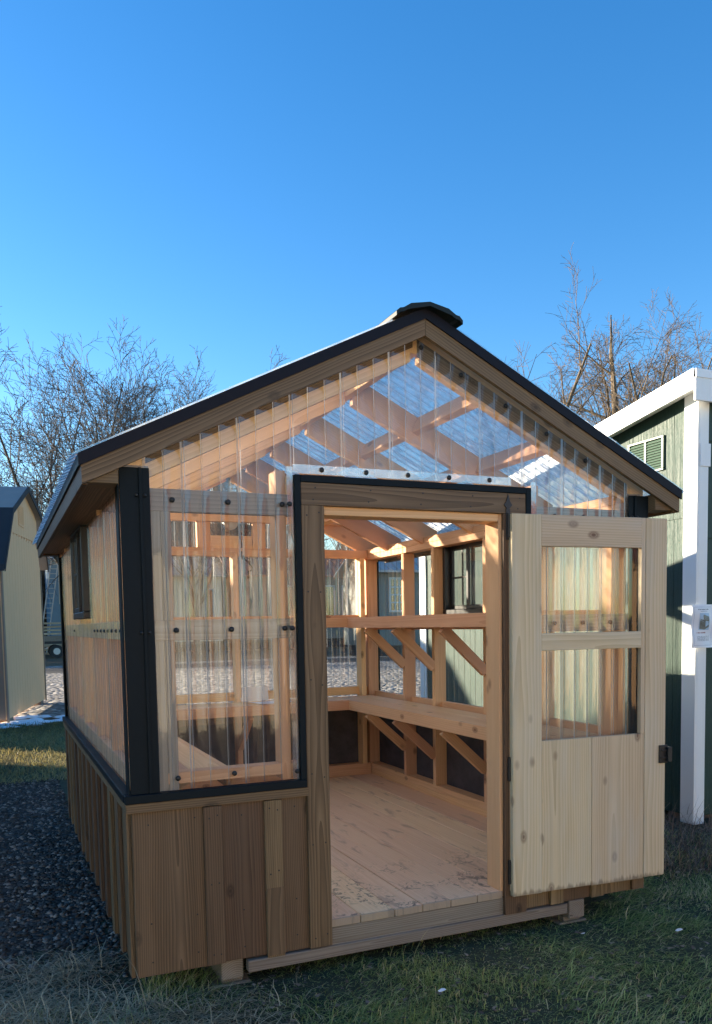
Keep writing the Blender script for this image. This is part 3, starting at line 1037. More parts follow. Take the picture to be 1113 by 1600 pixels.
def sheetpaper(label, c, ax, ay, w, h, bend):
    vs, fs = [], []
    n = ax.cross(ay)
    for i in range(7):
        for j in range(2):
            u = (i / 6 - .5)
            vs.append(Vector(c) + ax * (u * w) + ay * ((j - .5) * h) + n * (bend * (4 * u * u)))
    for i in range(6):
        fs.append([2 * i, 2 * i + 2, 2 * i + 3, 2 * i + 1])
    o = MB().add(vs, fs, None, 0).build('paper_sheet', MAT['paper'], None, True)
    tag(o, label, 'paper')
    return o
sheetpaper('white printed sheet lying flat on the rear bench', (1.42, 2.80, BZ + .002), Vector((.97, .2, 0)), Vector((-.2, .97, 0)), .28, .2, .006)
sheetpaper('white sheet propped upright against the sill behind the rear bench', (1.36, 3.0, BZ + .055), Vector((1, 0, 0)), Vector((0, .25, .97)), .22, .11, .004)

def block(label, b):
    o = thing('timber_block', label, 'timber block', ((b[0] + b[1]) / 2, (b[2] + b[3]) / 2, G))
    MB().box(*b, ax='y', bev=.004).build('block', MAT['treated'], o)
    MB().box(b[0] - .03, b[1] + .03, b[2] - .01, b[3] + .02, G - .03, G + .008, 'x', .004).build('footing', MAT['treated'], o)
block('grey timber block under the front left corner of the greenhouse', (.335, .425, .06, .36, G + .0085, -.089))
block('grey timber block under the greenhouse skid below the open door', (1.985, 2.085, .03, .40, G + .0085, -.089))

# ------------------------------------------------------------------ green shed
gs = thing('green_shed', 'dark green shed with white corner trim and white sloping roof edge right of the greenhouse', 'shed', (3.93, 1.15, G))
GX, GY0, GY1, GX1 = 3.93, 1.15, 5.10, 7.2
def gz(y): return 2.83 - .16 * (y - 1.062)      # underside of the roof
m = MB()
ys = [GY0 + .001]
while ys[-1] < GY1 - .02:
    ys.append(min(ys[-1] + .203, GY1))
for a, b in zip(ys[:-1], ys[1:]):
    m.prism([(GX, a + .002, -.05), (GX, b - .002, -.05), (GX, b - .002, 2.009), (GX, a + .002, 2.009)], (.02, 0, 0), (0, 0, 1), tint=0)
    m.prism([(GX - .006, a + .002, 2.004), (GX - .006, b - .002, 2.004), (GX - .006, b - .002, gz(b) + .06), (GX - .006, a + .002, gz(a) + .06)], (.02, 0, 0), (0, 0, 1), tint=0)
m.box(GX + .012, GX + .05, GY0 + .03, GY1, -.05, 2.3, 'z')
xs = [GX + .001]
while xs[-1] < GX1:
    xs.append(xs[-1] + .203)
for a, b in zip(xs[:-1], xs[1:]):
    m.box(a + .002, b - .002, GY0, GY0 + .02, -.05, 1.86, 'z', .003, 0)
    m.box(a + .002, b - .002, GY0 - .008, GY0 + .012, 1.857, 2.86, 'z', .003, 0)
m.box(GX + .03, GX1, GY0 + .012, GY0 + .05, -.05, 2.7, 'x')
m.box(GX, GX1, GY1 - .02, GY1, -.05, 2.2, 'x'); m.box(GX1 - .02, GX1, GY0 + .06, GY1, -.05, 2.2, 'y')
m.build('siding', MAT['green_siding'], gs)
MB().box(GX + .05, GX1, GY0 - .02, GY0 - .0085, 2.50, 2.62, 'x').build('header_board', MAT['green_siding'], gs)
def ctrim(b): MB().box(*b, ax='z', bev=.003).build('corner_trim', MAT['white_trim'], gs)
ctrim((GX - .022, GX - .0065, GY0 - .024, GY0 + .10, -.10, gz(GY0) + .03))
ctrim((GX - .0060, GX + .076, GY0 - .024, GY0 - .0085, -.10, gz(GY0) - .02))
ctrim((GX - .022, GX - .0065, GY1 - .12, GY1 + .02, -.10, gz(GY1) + .03))
ctrim((GX - .0060, GX + .086, GY0 - .0325, GY0 - .0245, 2.33, 2.48))
# roof: metal edge over a white board
xo, yo, yb = GX - .13, 1.062, GY1 + .12
def fas(name, x0, x1, t0, t1, mat):
    MB().prism([(x0, yo, gz(yo) + t0), (x0, yb, gz(yb) + t0), (x0, yb, gz(yb) + t1), (x0, yo, gz(yo) + t1)], (x1 - x0, 0, 0), (0, 1, -.16)).build(name, MAT[mat], gs)
fas('rake_board', xo, xo + .02, -.022, .05, 'white_trim')
fas('rake_trim', xo - .006, xo - .0005, .046, .100, 'white_metal')
fas('roof', xo - .005, GX1 + .1, .1005, .107, 'white_metal')
fas('soffit', xo + .0205, GX - .0225, .005, .02, 'white_trim')
MB().box(xo + .0005, GX1 + .1, yo - .02, yo - .0005, gz(yo) - .10, gz(yo) + .05, 'x', .003).build('eave_board', MAT['white_trim'], gs)
MB().box(xo - .006, GX1 + .1, yo - .027, yo - .0205, gz(yo) + .046, gz(yo) + .100, 'x', .002).build('eave_trim', MAT['white_metal'], gs)
m = MB()
for a, b, c, d in ((1.44, 1.80, 2.36, 2.375), (1.44, 1.80, 2.585, 2.60), (1.44, 1.46, 2.376, 2.584), (1.78, 1.80, 2.376, 2.584), (1.61, 1.63, 2.376, 2.584)):
    m.box(GX - .022, GX - .0065, a, b, c, d, bev=.002)
vent = m.build('vent', MAT['green_vent'], gs)
for k in range(11):
    z = 2.386 + k * .0185
    for a, b in ((1.461, 1.609), (1.631, 1.779)):
        MB().obox((GX - .014, (a + b) / 2, z), (Y, Vector((.6, 0, .8)), Vector((.8, 0, -.6))), ((b - a) / 2, .010, .0016)).build('louvre', MAT['green_vent'], vent)
for k in range(3):
    MB().box(GX + .02, GX1, 1.3 + k * 1.7, 1.4 + k * 1.7, G, -.051, 'x').build('skid', MAT['treated'], gs)

fl = thing('flyer', 'printed flyer in a clear sleeve taped to the white corner trim of the green shed', 'flyer', (3.955, 1.10, 1.265))
yf = GY0 - .034
vs, fs = [], []
for i in range(9):
    for j in range(9):
        u, v = i / 8, j / 8
        vs.append(Vector((3.862 + .190 * u, yf - .010 * math.sin(u * 3.1) - .006 * math.sin(v * 9 + u * 3), 1.118 + .292 * v)))
for i in range(8):
    for j in range(8):
        q = i * 9 + j
        fs.append([q, q + 9, q + 10, q + 1])
MB().add(vs, fs, None, 0).build('sheet', MAT['paper'], fl, True)
def fy(u, v): return yf - .010 * math.sin(u * 3.1) - .006 * math.sin(v * 9 + u * 3) - .0015
def mark(m, u0, u1, v0, v1):
    p = lambda u, v: (3.862 + .190 * u, fy(u, v), 1.118 + .292 * v)
    n = max(1, int((u1 - u0) / .12)); k = max(1, int((v1 - v0) / .06))
    for i in range(n):
        for j in range(k):
            a, b = u0 + (u1 - u0) * i / n, u0 + (u1 - u0) * (i + 1) / n
            c, d = v0 + (v1 - v0) * j / k, v0 + (v1 - v0) * (j + 1) / k
            m.quad(p(a, c), p(b, c), p(b, d), p(a, d), 0)
def textline(m, u0, u1, v, h):
    u = u0
    while u < u1:
        w = random.uniform(.012, .028)
        mark(m, u, min(u + w, u1), v, v + h * random.uniform(.7, 1.1))
        u += w + (random.choice((.008, .008, .008, .03)))
m = MB()
mark(m, .08, .92, .938, .943); mark(m, .08, .92, .055, .060); mark(m, .08, .087, .06, .938); mark(m, .913, .92, .06, .938)
m.build('border', MAT['ink_blue'], fl)
m = MB(); textline(m, .24, .76, .875, .022); textline(m, .34, .68, .838, .010); m.build('title', MAT['ink_dark'], fl)
m = MB(); textline(m, .22, .62, .335, .030); m.build('heading', MAT['ink_red'], fl)
m = MB()
for v in (.26, .235, .21, .185, .16):
    textline(m, .22, .80, v, .010)
m.build('small_print', MAT['ink_dark'], fl)
m = MB(); mark(m, .30, .76, .41, .80); m.build('picture', MAT['photo_sky'], fl)
m = MB()
p = lambda u, v: (3.862 + .190 * u, fy(u, v) - .001, 1.118 + .292 * v)
m.quad(p(.33, .44), p(.55, .42), p(.55, .66), p(.33, .62), 0); m.quad(p(.551, .42), p(.74, .48), p(.74, .64), p(.551, .66), 0)
m.quad(p(.32, .625), p(.55, .665), p(.48, .765), p(.475, .76), 0); m.quad(p(.552, .665), p(.75, .64), p(.73, .72), p(.482, .765), 0)
m.build('picture', MAT['photo_grey'], fl)

# ------------------------------------------------------------------ tan barn-roofed shed, left
ts = thing('tan_shed', 'tan barn style shed with grooved siding and a dark steep roof at the left edge', 'shed', (-.335, 10.612, G))
ta = Vector((-.335, 10.612, 0)); td = Vector((.19397, .98101, 0)); tn_ = Vector((.98101, -.19397, 0)); tb = -tn_
def tp(s, z, d=0.0): return ta + td * s + Z * z + tb * d
SL = 3.85
gab = [(0, -.05), (0, 2.45), (.42, 2.95), (.73, 3.22), (2.24, 3.76), (3.58, 3.44), (3.75, 2.95), (SL, 2.45), (SL, -.05)]
def gtop(s):
    for (a, za), (b, zb) in zip(gab[1:-1], gab[2:-1]):
        if a <= s <= b and b > a:
            return za + (zb - za) * (s - a) / (b - a)
    return 2.45
m = MB()
n = 16
for i in range(n):
    a, b = SL * i / n + .004, SL * (i + 1) / n - .004
    m.prism([tp(a, -.05), tp(b, -.05), tp(b, min(2.98, gtop(b))), tp(a, min(2.88, gtop(a)))], tb * .02, Z, tint=0)
    if gtop(a) > 2.9 and gtop(b) > 2.9:
        m.prism([tp(a, 2.885 + .1 * a / SL, -.006), tp(b, 2.885 + .1 * b / SL, -.006), tp(b, gtop(b), -.006), tp(a, gtop(a), -.006)], tb * .02, Z, tint=0)
m.prism([tp(.02, -.05, .015), tp(SL - .02, -.05, .015), tp(SL - .02, 2.4, .015), tp(2.24, 3.7, .015), tp(.02, 2.4, .015)], tb * .03, Z, tint=0)
m.build('siding', MAT['tan_siding'], ts)
MB().prism([tp(0, -.05, .021), tp(0, 2.45, .021), tp(0, 2.45, 4.5), tp(0, -.05, 4.5)], td * .02, Z, tint=0).build('side_wall', MAT['shaded_tan'], ts)  # shade is put into this wall's colour; the siding is tan
MB().prism([tp(-.012, -.10, -.02), tp(.09, -.10, -.02), tp(.09, 2.45, -.02), tp(-.012, 2.45, -.02)], tb * .0195, Z).build('corner_trim', MAT['shaded_tan'], ts)
MB().prism([tp(SL - .03, -.08, -.02), tp(SL + .012, -.08, -.02), tp(SL + .012, 2.45, -.02), tp(SL - .03, 2.45, -.02)], tb * .0195, Z).build('corner_trim', MAT['tan_trim'], ts)
rp_ = [(-.20, 2.28), (.70, 3.25), (2.24, 3.83), (3.62, 3.50), (4.20, 2.55)]
m = MB()
for (a, za), (b, zb) in zip(rp_[:-1], rp_[1:]):
    dv = Vector((b - a, zb - za, 0)).normalized()
    ox, oz = dv.y * .05, -dv.x * .05
    m.prism([tp(a, za, -.10), tp(b, zb, -.10), tp(b + ox * 0, zb - .05, -.10), tp(a, za - .05, -.10)], tb * 4.6, tb, tint=0)
m.build('roof', MAT['dull_metal'], ts)
m = MB()
for (a, za), (b, zb) in zip(rp_[:-1], rp_[1:]):
    m.prism([tp(a, za + .012, -.115), tp(b, zb + .012, -.115), tp(b, zb - .085, -.115), tp(a, za - .085, -.115)], tb * .0145, Z, tint=0)
m.prism([tp(-.21, 2.30, -.10), tp(-.23, 2.20, -.10), tp(.02, 2.47, -.10), tp(.70, 3.19, -.10), tp(.70, 3.26, -.10)], tb * 4.5, tb, tint=0)
m.build('roof_trim', MAT['navy_metal'], ts)
m = MB()
for k in range(8):
    z = 3.14 + k * .04
    m.prism([tp(1.72, z, -.022), tp(2.12, z, -.022), tp(2.12, z + .028, -.034), tp(1.72, z + .028, -.034)], tb * .006, td, tint=0)
m.prism([tp(1.68, 3.10, -.02), tp(2.16, 3.10, -.02), tp(2.16, 3.48, -.02), tp(1.68, 3.48, -.02)], tb * .012, td, tint=0)
m.build('vent', MAT['tan_siding'], ts)
for s in (.25, 3.35):
    MB().prism([tp(s, G, .01), tp(s + .3, G, .01), tp(s + .3, -.051, .01), tp(s, -.051, .01)], tb * 4, tb).build('skid', MAT['treated'], ts)

# unseen sheds added for their effect on the light: the one on the left shades the lane,
# the row across the aisle stands in the low sun and throws its light back
def unseen_shed(label, x0, x1, y0, y1, ze, zr, wall, roof, along='y'):
    o = thing('added_shed', label, 'shed', ((x0 + x1) / 2, (y0 + y1) / 2, G))
    if along == 'y':
        for a in (x0, x1 - .03):
            MB().box(a, a + .03, y0, y1, -.1, ze, 'y').build('wall', MAT[wall], o)
        for y in (y0, y1 - .03):
            MB().prism([(x0 + .031, y, -.1), (x1 - .031, y, -.1), (x1 - .031, y, ze), ((x0 + x1) / 2, y, zr - .1), (x0 + .031, y, ze)], (0, .03, 0), Z).build('wall', MAT[wall], o)
        xm = (x0 + x1) / 2
        for xe in (x0 - .2, x1 + .2):
            MB().prism([(xm, y0 - .2, zr), (xe, y0 - .2, ze - .05), (xe, y0 - .2, ze), (xm, y0 - .2, zr + .05)], (0, y1 - y0 + .4, 0), Y).build('roof', MAT[roof], o)
    else:
        for a in (y0, y1 - .03):
            MB().box(x0, x1, a, a + .03, -.1, ze, 'x').build('wall', MAT[wall], o)
        for x in (x0, x1 - .03):
            MB().prism([(x, y0 + .031, -.1), (x, y1 - .031, -.1), (x, y1 - .031, ze), (x, (y0 + y1) / 2, zr - .1), (x, y0 + .031, ze)], (.03, 0, 0), Z).build('wall', MAT[wall], o)
        ym = (y0 + y1) / 2
        for ye in (y0 - .2, y1 + .2):
            MB().prism([(x0 - .2, ym, zr), (x0 - .2, ye, ze - .05), (x0 - .2, ye, ze), (x0 - .2, ym, zr + .05)], (x1 - x0 + .4, 0, 0), X).build('roof', MAT[roof], o)
    xm = (x0 + x1) / 2
    MB().box(xm - .5, xm + .5, y1 + .001, y1 + .025, .0, 1.9, 'z').build('door', MAT['white_trim'], o)
    MB().box(x0 + .1, x1 - .1, y0 + .1, y1 - .1, G, -.101, 'y').build('skid', MAT['treated'], o)
unseen_shed('unseen tan gabled shed added left of the greenhouse to cast shade', -8.8, -5.8, 3.6, 11.3, 2.8, 3.95, 'tan_siding', 'grey_metal')
unseen_shed('unseen cream shed added across the aisle to bounce sun, facing the greenhouse corner', -7.0, -2.4, -11.6, -8.2, 2.3, 3.5, 'cream_wall', 'grey_metal', 'x')
unseen_shed('unseen cream shed added across the aisle to bounce sun, facing the greenhouse door', -1.6, 3.2, -11.6, -8.2, 2.4, 3.7, 'cream_wall', 'grey_metal', 'x')
unseen_shed('unseen tan shed added across the aisle to bounce sun, facing the green shed', 4.0, 8.6, -11.6, -8.2, 2.3, 3.5, 'tan_siding', 'rust_metal', 'x')

# ------------------------------------------------------------------ far buildings
def cabin(label, x0, x1, y0, y1, ze, zr, wall, roof, wins, base=.45):
    o = thing('cabin', label, 'cabin', ((x0 + x1) / 2, y0, G))
    m = MB()
    m.box(x0, x1, y0, y0 + .15, base, ze, 'x'); m.box(x0, x1, y1 - .15, y1, base, ze, 'x')
    for x in (x0, x1 - .15):
        m.prism([(x, y0 + .151, base), (x, y1 - .151, base), (x, y1 - .151, ze), (x, (y0 + y1) / 2, zr - .15), (x, y0 + .151, ze)], (.15, 0, 0), Z)
    m.build('wall', MAT[wall], o)
    ym = (y0 + y1) / 2
    m = MB()
    for s, ye in ((-1, y0 - .45), (1, y1 + .45)):
        zz = ze - (zr - ze) * .45 / (ym - y0)
        m.prism([(x0 - .3, ym, zr), (x0 - .3, ye, zz), (x0 - .3, ye, zz + .09), (x0 - .3, ym, zr + .09)], (x1 - x0 + .6, 0, 0), X, tint=0)
        k = x0 - .2
        while k < x1 + .2:
            m.prism([(k, ym, zr + .0905), (k, ye, zz + .0905), (k, ye, zz + .13), (k, ym, zr + .13)], (.05, 0, 0), X, tint=0)
            k += .4
    m.build('roof', MAT[roof], o)
    MB().box(x0 + .1, x1 - .1, y0 + .3, y1 - .3, G, base - .001, 'x').build('skirt', MAT['navy_metal'], o)
    for (a, b, c, d, nx, nz, fm) in wins:
        m = MB()
        t = .09
        m.box(a - t, b + t, y0 - .05, y0 - .0005, c - t, c, 'x'); m.box(a - t, b + t, y0 - .05, y0 - .0005, d, d + t, 'x')
        m.box(a - t, a, y0 - .05, y0 - .0005, c + .0005, d - .0005, 'z'); m.box(b, b + t, y0 - .05, y0 - .0005, c + .0005, d - .0005, 'z')
        for i in range(1, nx):
            xx = a + (b - a) * i / nx
            m.box(xx - .03, xx + .03, y0 - .045, y0 - .005, c + .0005, d - .0005, 'z')
        for i in range(1, nz):
            zz = c + (d - c) * i / nz
            m.box(a + .0005, b - .0005, y0 - .043, y0 - .007, zz - .03, zz + .03, 'x')
        w = m.build('window', MAT[fm], o)
        MB().box(a + .001, b - .001, y0 - .02, y0 - .0006, c + .001, d - .001, 'x').build('pane', MAT['dark_glass'], w)
    return o
wl = []
for k in range(3):
    a = 15.9 + k * 2.0
    wl.append((a, a + 1.35, 1.75, 3.7, 1, 1, 'cabin_trim'))
cabin('grey green cabin with rust red metal roof and big windows behind the greenhouse', 12.7, 21.8, 46, 51, 4.55, 6.0, 'cabin_wall', 'rust_metal', wl)
cabin('cream building seen through the rear clear panel left of the center post', 7.2, 12.2, 46.5, 51, 4.5, 5.6, 'cream_wall', 'grey_metal', [(9.9, 10.6, .6, 3.4, 1, 1, 'cream_wall'), (11.2, 11.6, .6, 3.5, 1, 1, 'blue_wall')])
cabin('dark grey cabin with a white grid window beyond the right wall', 14.75, 19.6, 30, 33.5, 3.75, 4.6, 'cabin_wall', 'grey_metal', [(15.55, 16.35, 1.9, 3.25, 4, 4, 'cabin_trim')], .35)
cabin('blue building with white corner boards behind the long ladder', 2.75, 6.6, 53, 57, 6.0, 7.4, 'blue_wall', 'grey_metal', [(3.42, 3.62, 3.0, 5.9, 1, 1, 'cream_wall')])

ld = thing('ladder', 'long aluminium ladder leaning on the blue building', 'ladder', (2.25, 51.0, G))
p0, p1 = Vector((2.1, 50.5, G)), Vector((3.3, 52.6, 6.6))
for off in (-.21, .21):
    MB().beam(p0 + X * off, p1 + X * off, .035, .09).build('side_rail', MAT['alu'], ld)
for k in range(1, 22):
    q = p0.lerp(p1, k / 22)
    MB().tube([q - X * .2, q + X * .2], .022, 6).build('rung', MAT['alu'], ld)

for k, (x, y, z, n, ln, lab) in enumerate(((2.55, 46.5, .55, 7, 3.0, 'upper stack of loose pale boards beyond the tan shed'), (2.2, 44.5, .1, 4, 3.4, 'low pile of pale boards on the far gravel beyond the tan shed'))):
    o = thing('lumber_stack', lab, 'lumber', (x, y, G))
    for i in range(n):
        a = random.uniform(-.12, .12)
        d = Vector((math.cos(a), math.sin(a), random.uniform(-.03, .03)))
        MB().obox((x + random.uniform(-.2, .2), y + (i % 3 - 1) * .3, G + z + .06 + .26 * (i // 1) * .75), (d, d.cross(Z) * -1, Z), (ln / 2, .14, .05)).build('board', MAT['lumber'], o)
    for dx in (-1, 1):
        MB().box(x + dx - .1, x + dx + .1, y - .5, y + .5, G, G + z + .02, 'y').build('bearer', MAT['treated'], o)
tr = thing('utility_trailer', 'small dark flatbed trailer parked beside the far lumber stack', 'trailer', (2.0, 42.5, G))
MB().box(.9, 2.75, 41.8, 43.2, .58, .72, 'x').build('bed', MAT['iron'], tr)
MB().box(.9, 2.75, 41.8, 41.86, .721, 1.0, 'x').build('side_board', MAT['treated'], tr)
for y in (41.65, 43.3):
    w = MB().tube([(2.35, y - .09, G + .33), (2.35, y + .09, G + .33)], .33, 18).build('wheel', MAT['rubber'], tr)
    MB().tube([(2.35, y - .1, G + .33), (2.35, y + .1, G + .33)], .17, 14).build('rim', MAT['alu'], w)
m = MB().beam((2.75, 42.0, .6), (3.7, 42.5, .5), .08, .08); m.beam((2.75, 43.0, .6), (3.7, 42.5, .5), .08, .08)
m.build('drawbar', MAT['iron'], tr)

# ------------------------------------------------------------------ ground
def irregular(x0, x1, y0, y1, step, jit, z):
    pts = []
    def edge(a, b):
        n = max(1, int((b - a).length / step))
        for i in range(n):
            p = a.lerp(b, i / n)
            pts.append(Vector((p.x + random.uniform(-jit, jit), p.y + random.uniform(-jit, jit), z)))
    c = [Vector((x0, y0, 0)), Vector((x1, y0, 0)), Vector((x1, y1, 0)), Vector((x0, y1, 0))]
    for i in range(4):
        edge(c[i], c[(i + 1) % 4])
    return pts
def flat(name, pts, mat):
    o = MB().add(pts, [list(range(len(pts)))], None, 0).build(name, MAT[mat])
    o['kind'] = 'structure'
    return o
flat('ground', [Vector(p) for p in ((-900, -300, G - .004), (900, -300, G - .004), (900, 1500, G - .004), (-900, 1500, G - .004))], 'leafground')
flat('lawn', irregular(-14, 14, -12, 10.6, .7, .12, G), 'soil')
flat('unseen_gravel', irregular(-40, 40, -60, -4.2, .8, .25, G + .004), 'grey_gravel')  # unseen gravel, added behind the camera to bounce sunlight onto the front
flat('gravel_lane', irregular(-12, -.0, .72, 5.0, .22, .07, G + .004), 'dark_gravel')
flat('gravel_yard', irregular(-40, 60, 11.2, 31.5, .8, .25, G + .004), 'grey_gravel')
flat('shadow_band', irregular(-60, 90, 26.0, 29.5, 1.5, .12, G + .009), 'shadow_grey')  # dark strip painted in place of a shadow across the far gravel

# loose stones of the lane
def stones(n, x0, x1, y0, y1, r0, r1, z, bury=.4):
    base = np.array([(1, 0, 0), (-1, 0, 0), (0, 1, 0), (0, -1, 0), (0, 0, 1), (0, 0, -1)], float)
    tri = np.array([(0, 2, 4), (2, 1, 4), (1, 3, 4), (3, 0, 4), (2, 0, 5), (1, 2, 5), (3, 1, 5), (0, 3, 5)])
    P = np.stack([rng.uniform(x0, x1, n), rng.uniform(y0, y1, n), np.full(n, z)], 1)
    r = r0 + (r1 - r0) * rng.random(n) ** 2.2
    V = base[None] * rng.uniform(.6, 1.15, (n, 6, 3)) + rng.uniform(-.22, .22, (n, 6, 3))
    V = V * r[:, None, None] * np.array((1, .85, .55))
    a = rng.uniform(0, 6.28, n)
    c, s = np.cos(a)[:, None], np.sin(a)[:, None]
    V = np.stack([V[..., 0] * c - V[..., 1] * s, V[..., 0] * s + V[..., 1] * c, V[..., 2]], -1)
    tl = rng.uniform(-.35, .35, n)[:, None]
    V[..., 2] += V[..., 0] * tl
    V = V + P[:, None] + np.array((0, 0, 1)) * (r * bury * .55)[:, None, None]
    Fc = tri[None] + (np.arange(n) * 6)[:, None, None]
    t = np.repeat(rng.random(n) ** 1.3, 6)
    return V.reshape(-1, 3), Fc.reshape(-1, 3), t
A = [stones(11000, -.75, .05, .55, 5.3, .007, .026, G), stones(900, -.75, .02, .1, .6, .006, .018, G), stones(500, -.2, .5, -.5, .05, .005, .014, G)]
vs = np.concatenate([a[0] for a in A]); off = np.cumsum([0] + [len(a[0]) for a in A[:-1]])
fs = np.concatenate([a[1] + o for a, o in zip(A, off)]); tt = np.concatenate([a[2] for a in A])
tag(np_mesh('gravel_stones', vs, fs, MAT['stone'], tt), 'dark crushed gravel in shade beside the left wall', 'gravel', kind='stuff')

# snow left on the ground near the tan shed
vs, fs = [], []
for k in range(26):
    cx, cy = rng.uniform(-.6, 1.6), rng.uniform(9.9, 11.6)
    rx, ry = rng.uniform(.10, .42), rng.uniform(.06, .2)
    b = len(vs); nn = 14
    vs.append((cx, cy, G + .035))
    for ringi, (q, h) in enumerate(((.55, .026), (1.0, -.004))):
        for i in range(nn):
            t = 2 * math.pi * i / nn; w = q * rng.uniform(.75, 1.2)
            vs.append((cx + rx * w * math.cos(t), cy + ry * w * math.sin(t), G + h))
    for i in range(nn):
        j = (i + 1) % nn
        fs.append((b, b + 1 + i, b + 1 + j)); fs.append((b + 1 + i, b + 1 + nn + i, b + 1 + nn + j)); fs.append((b + 1 + i, b + 1 + nn + j, b + 1 + j))
o = np_mesh('snow_patches', np.array(vs), np.array(fs), MAT['snow'], None, True)
tag(o, 'thin melting snow patches beside the tan shed', 'snow', kind='stuff')

# grass blades
def blades(P, length, lean, width, az, tint, curl=.6, seg=3):
    """P (n,3) roots; lean 0 upright .. 1 flat"""
    n = len(P)
    d = np.stack([np.cos(az), np.sin(az)], 1)
    side = np.stack([-np.sin(az), np.cos(az), np.zeros(n)], 1)
    rows = []
    pos = P.copy()
    ang = (1 - lean) * math.pi / 2
    for i in range(seg + 1):
        w = width * (1 - (i / seg) ** 1.5 * .92)
        rows.append(pos - side * (w / 2)[:, None]); rows.append(pos + side * (w / 2)[:, None])
        st = length / seg
        pos = pos + np.stack([d[:, 0] * np.cos(ang) * st, d[:, 1] * np.cos(ang) * st, np.sin(ang) * st], 1)
        pos[:, 2] = np.maximum(pos[:, 2], P[:, 2] + .002)
        ang = ang - curl * rng.uniform(.3, 1.2, n)
        az2 = az + rng.normal(0, .25, n)
        d = np.stack([np.cos(az2), np.sin(az2)], 1)
    V = np.stack(rows, 1).reshape(-1, 3)
    k = 2 * (seg + 1)
    b = (np.arange(n) * k)[:, None]
    q = np.concatenate([np.stack([b + 2 * i, b + 2 * i + 1, b + 2 * i + 3, b + 2 * i + 2], -1) for i in range(seg)], 1).reshape(-1, 4)
    return V, q, np.repeat(tint, k)
def field2(x, y, f, s):
    r = np.random.default_rng(s)
    o = np.zeros_like(x)
    for k in range(7):
        a = r.uniform(0, 6.28); w = f * r.uniform(.6, 1.7); p = r.uniform(0, 6.28)
        o += np.sin((x * math.cos(a) + y * math.sin(a)) * w + p)
    return o / 7 ** .5
def join(parts):
    off = np.cumsum([0] + [len(a[0]) for a in parts[:-1]])
    return (np.concatenate([a[0] for a in parts]), np.concatenate([a[1] + o for a, o in zip(parts, off)]), np.concatenate([a[2] for a in parts]))
def scatter(n, x0, x1, y0, y1):
    return rng.uniform(x0, x1, n), rng.uniform(y0, y1, n)
# meadow in front of and right of the greenhouse
x, y = scatter(230000, -.9, 5.2, -1.6, 1.7)
under = (x > -.02) & (x < 2.46) & (y > .22)
shed = (x > GX + .1) & (y > GY0 + .05)
bare = (x < .05) & (y > .12) | ((x < .32 + .2 * field2(x, y, 5, 3)) & (y > -.55) & (rng.random(len(x)) < .86))
thin = field2(x, y, 4.0, 1)
dist = np.hypot(x + .43, y + 3.14)
keep = ~under & ~shed & ~bare & (rng.random(len(x)) < np.clip(.75 + .3 * thin, .35, 1)) & ~((x > 3.0) & (y > .35) & (rng.random(len(x)) < .7))
x, y = x[keep], y[keep]
cl = field2(x, y, 9, 2)
n = len(x)
az = 2.6 * field2(x, y, 1.6, 5) + .8 * field2(x, y, 6, 9) + rng.normal(0, .75, n)
ln = np.clip(.055 + .035 * cl + rng.normal(0, .018, n), .02, .17) * np.where(rng.random(n) < .04, 1.7, 1)
lean = np.clip(.50 + .16 * field2(x, y, 3, 6) + rng.normal(0, .2, n), .05, .95)
ti = np.clip(.42 + .16 * field2(x, y, 2.2, 11) + rng.normal(0, .2, n), 0, 1)
dead = rng.random(n) < .15 + .15 * (field2(x, y, 3.5, 12) > .6)
ti = np.where(dead, rng.uniform(.78, 1, n), np.minimum(ti, .76))
P = np.stack([x, y, np.full(n, G - .004)], 1)
V, Q, T = blades(P, ln, lean, rng.uniform(.0022, .0048, n), az, ti)
tag(np_mesh('grass', V, Q, MAT['grass'], T, True), 'long matted green grass in front of the greenhouse', 'grass', kind='stuff')
# sunlit dry grass strip beyond the lane
x, y = scatter(40000, -.9, 2.6, 5.2, 10.4)
keep = (x < .02) | (x > 0) & (y > 3.3)
n = len(x)
P = np.stack([x, y, np.full(n, G)], 1)
V, Q, T = blades(P, rng.uniform(.03, .12, n), np.clip(rng.normal(.55, .2, n), .1, .95), rng.uniform(.004, .009, n), rng.uniform(0, 6.28, n), np.clip(.45 + .25 * field2(x, y, 1.5, 21) + rng.normal(0, .18, n), 0, 1))
tag(np_mesh('dry_grass', V, Q, MAT['drygrass'], T, True), 'short yellowed grass between the lane and the tan shed', 'grass', kind='stuff')
# straw tufts at the near left corner
parts = []
for cx, cy, n, r, L0, bias in ((-.22, .42, 420, .16, .20, 0), (-.42, .05, 900, .26, .24, 1), (-.10, -.08, 620, .24, .22, 2), (-.50, .42, 160, .22, .18, 0), (.26, -.22, 420, .24, .15, 3), (.05, -.45, 500, .3, .2, 2)):
    x, y = cx + rng.normal(0, r * .6, n), cy + rng.normal(0, r * .5, n)
    k = ~((x > -.01) & (y > .0))
    x, y = x[k], y[k]; n = len(x)
    z = G + np.abs(rng.normal(0, .022, n))
    parts.append(blades(np.stack([x, y, z], 1), np.clip(rng.normal(L0, .07, n), .04, .4) * .8, np.clip(rng.normal(.80, .14, n), .1, .99), rng.uniform(.0016, .0042, n), rng.uniform(0, 6.28, n), rng.random(n) ** 1.2, .30, 4))
V, Q, T = join(parts)
tag(np_mesh('straw', V, Q, MAT['straw'], T, True), 'loose dry straw tufts at the near left corner of the greenhouse', 'straw', kind='stuff')
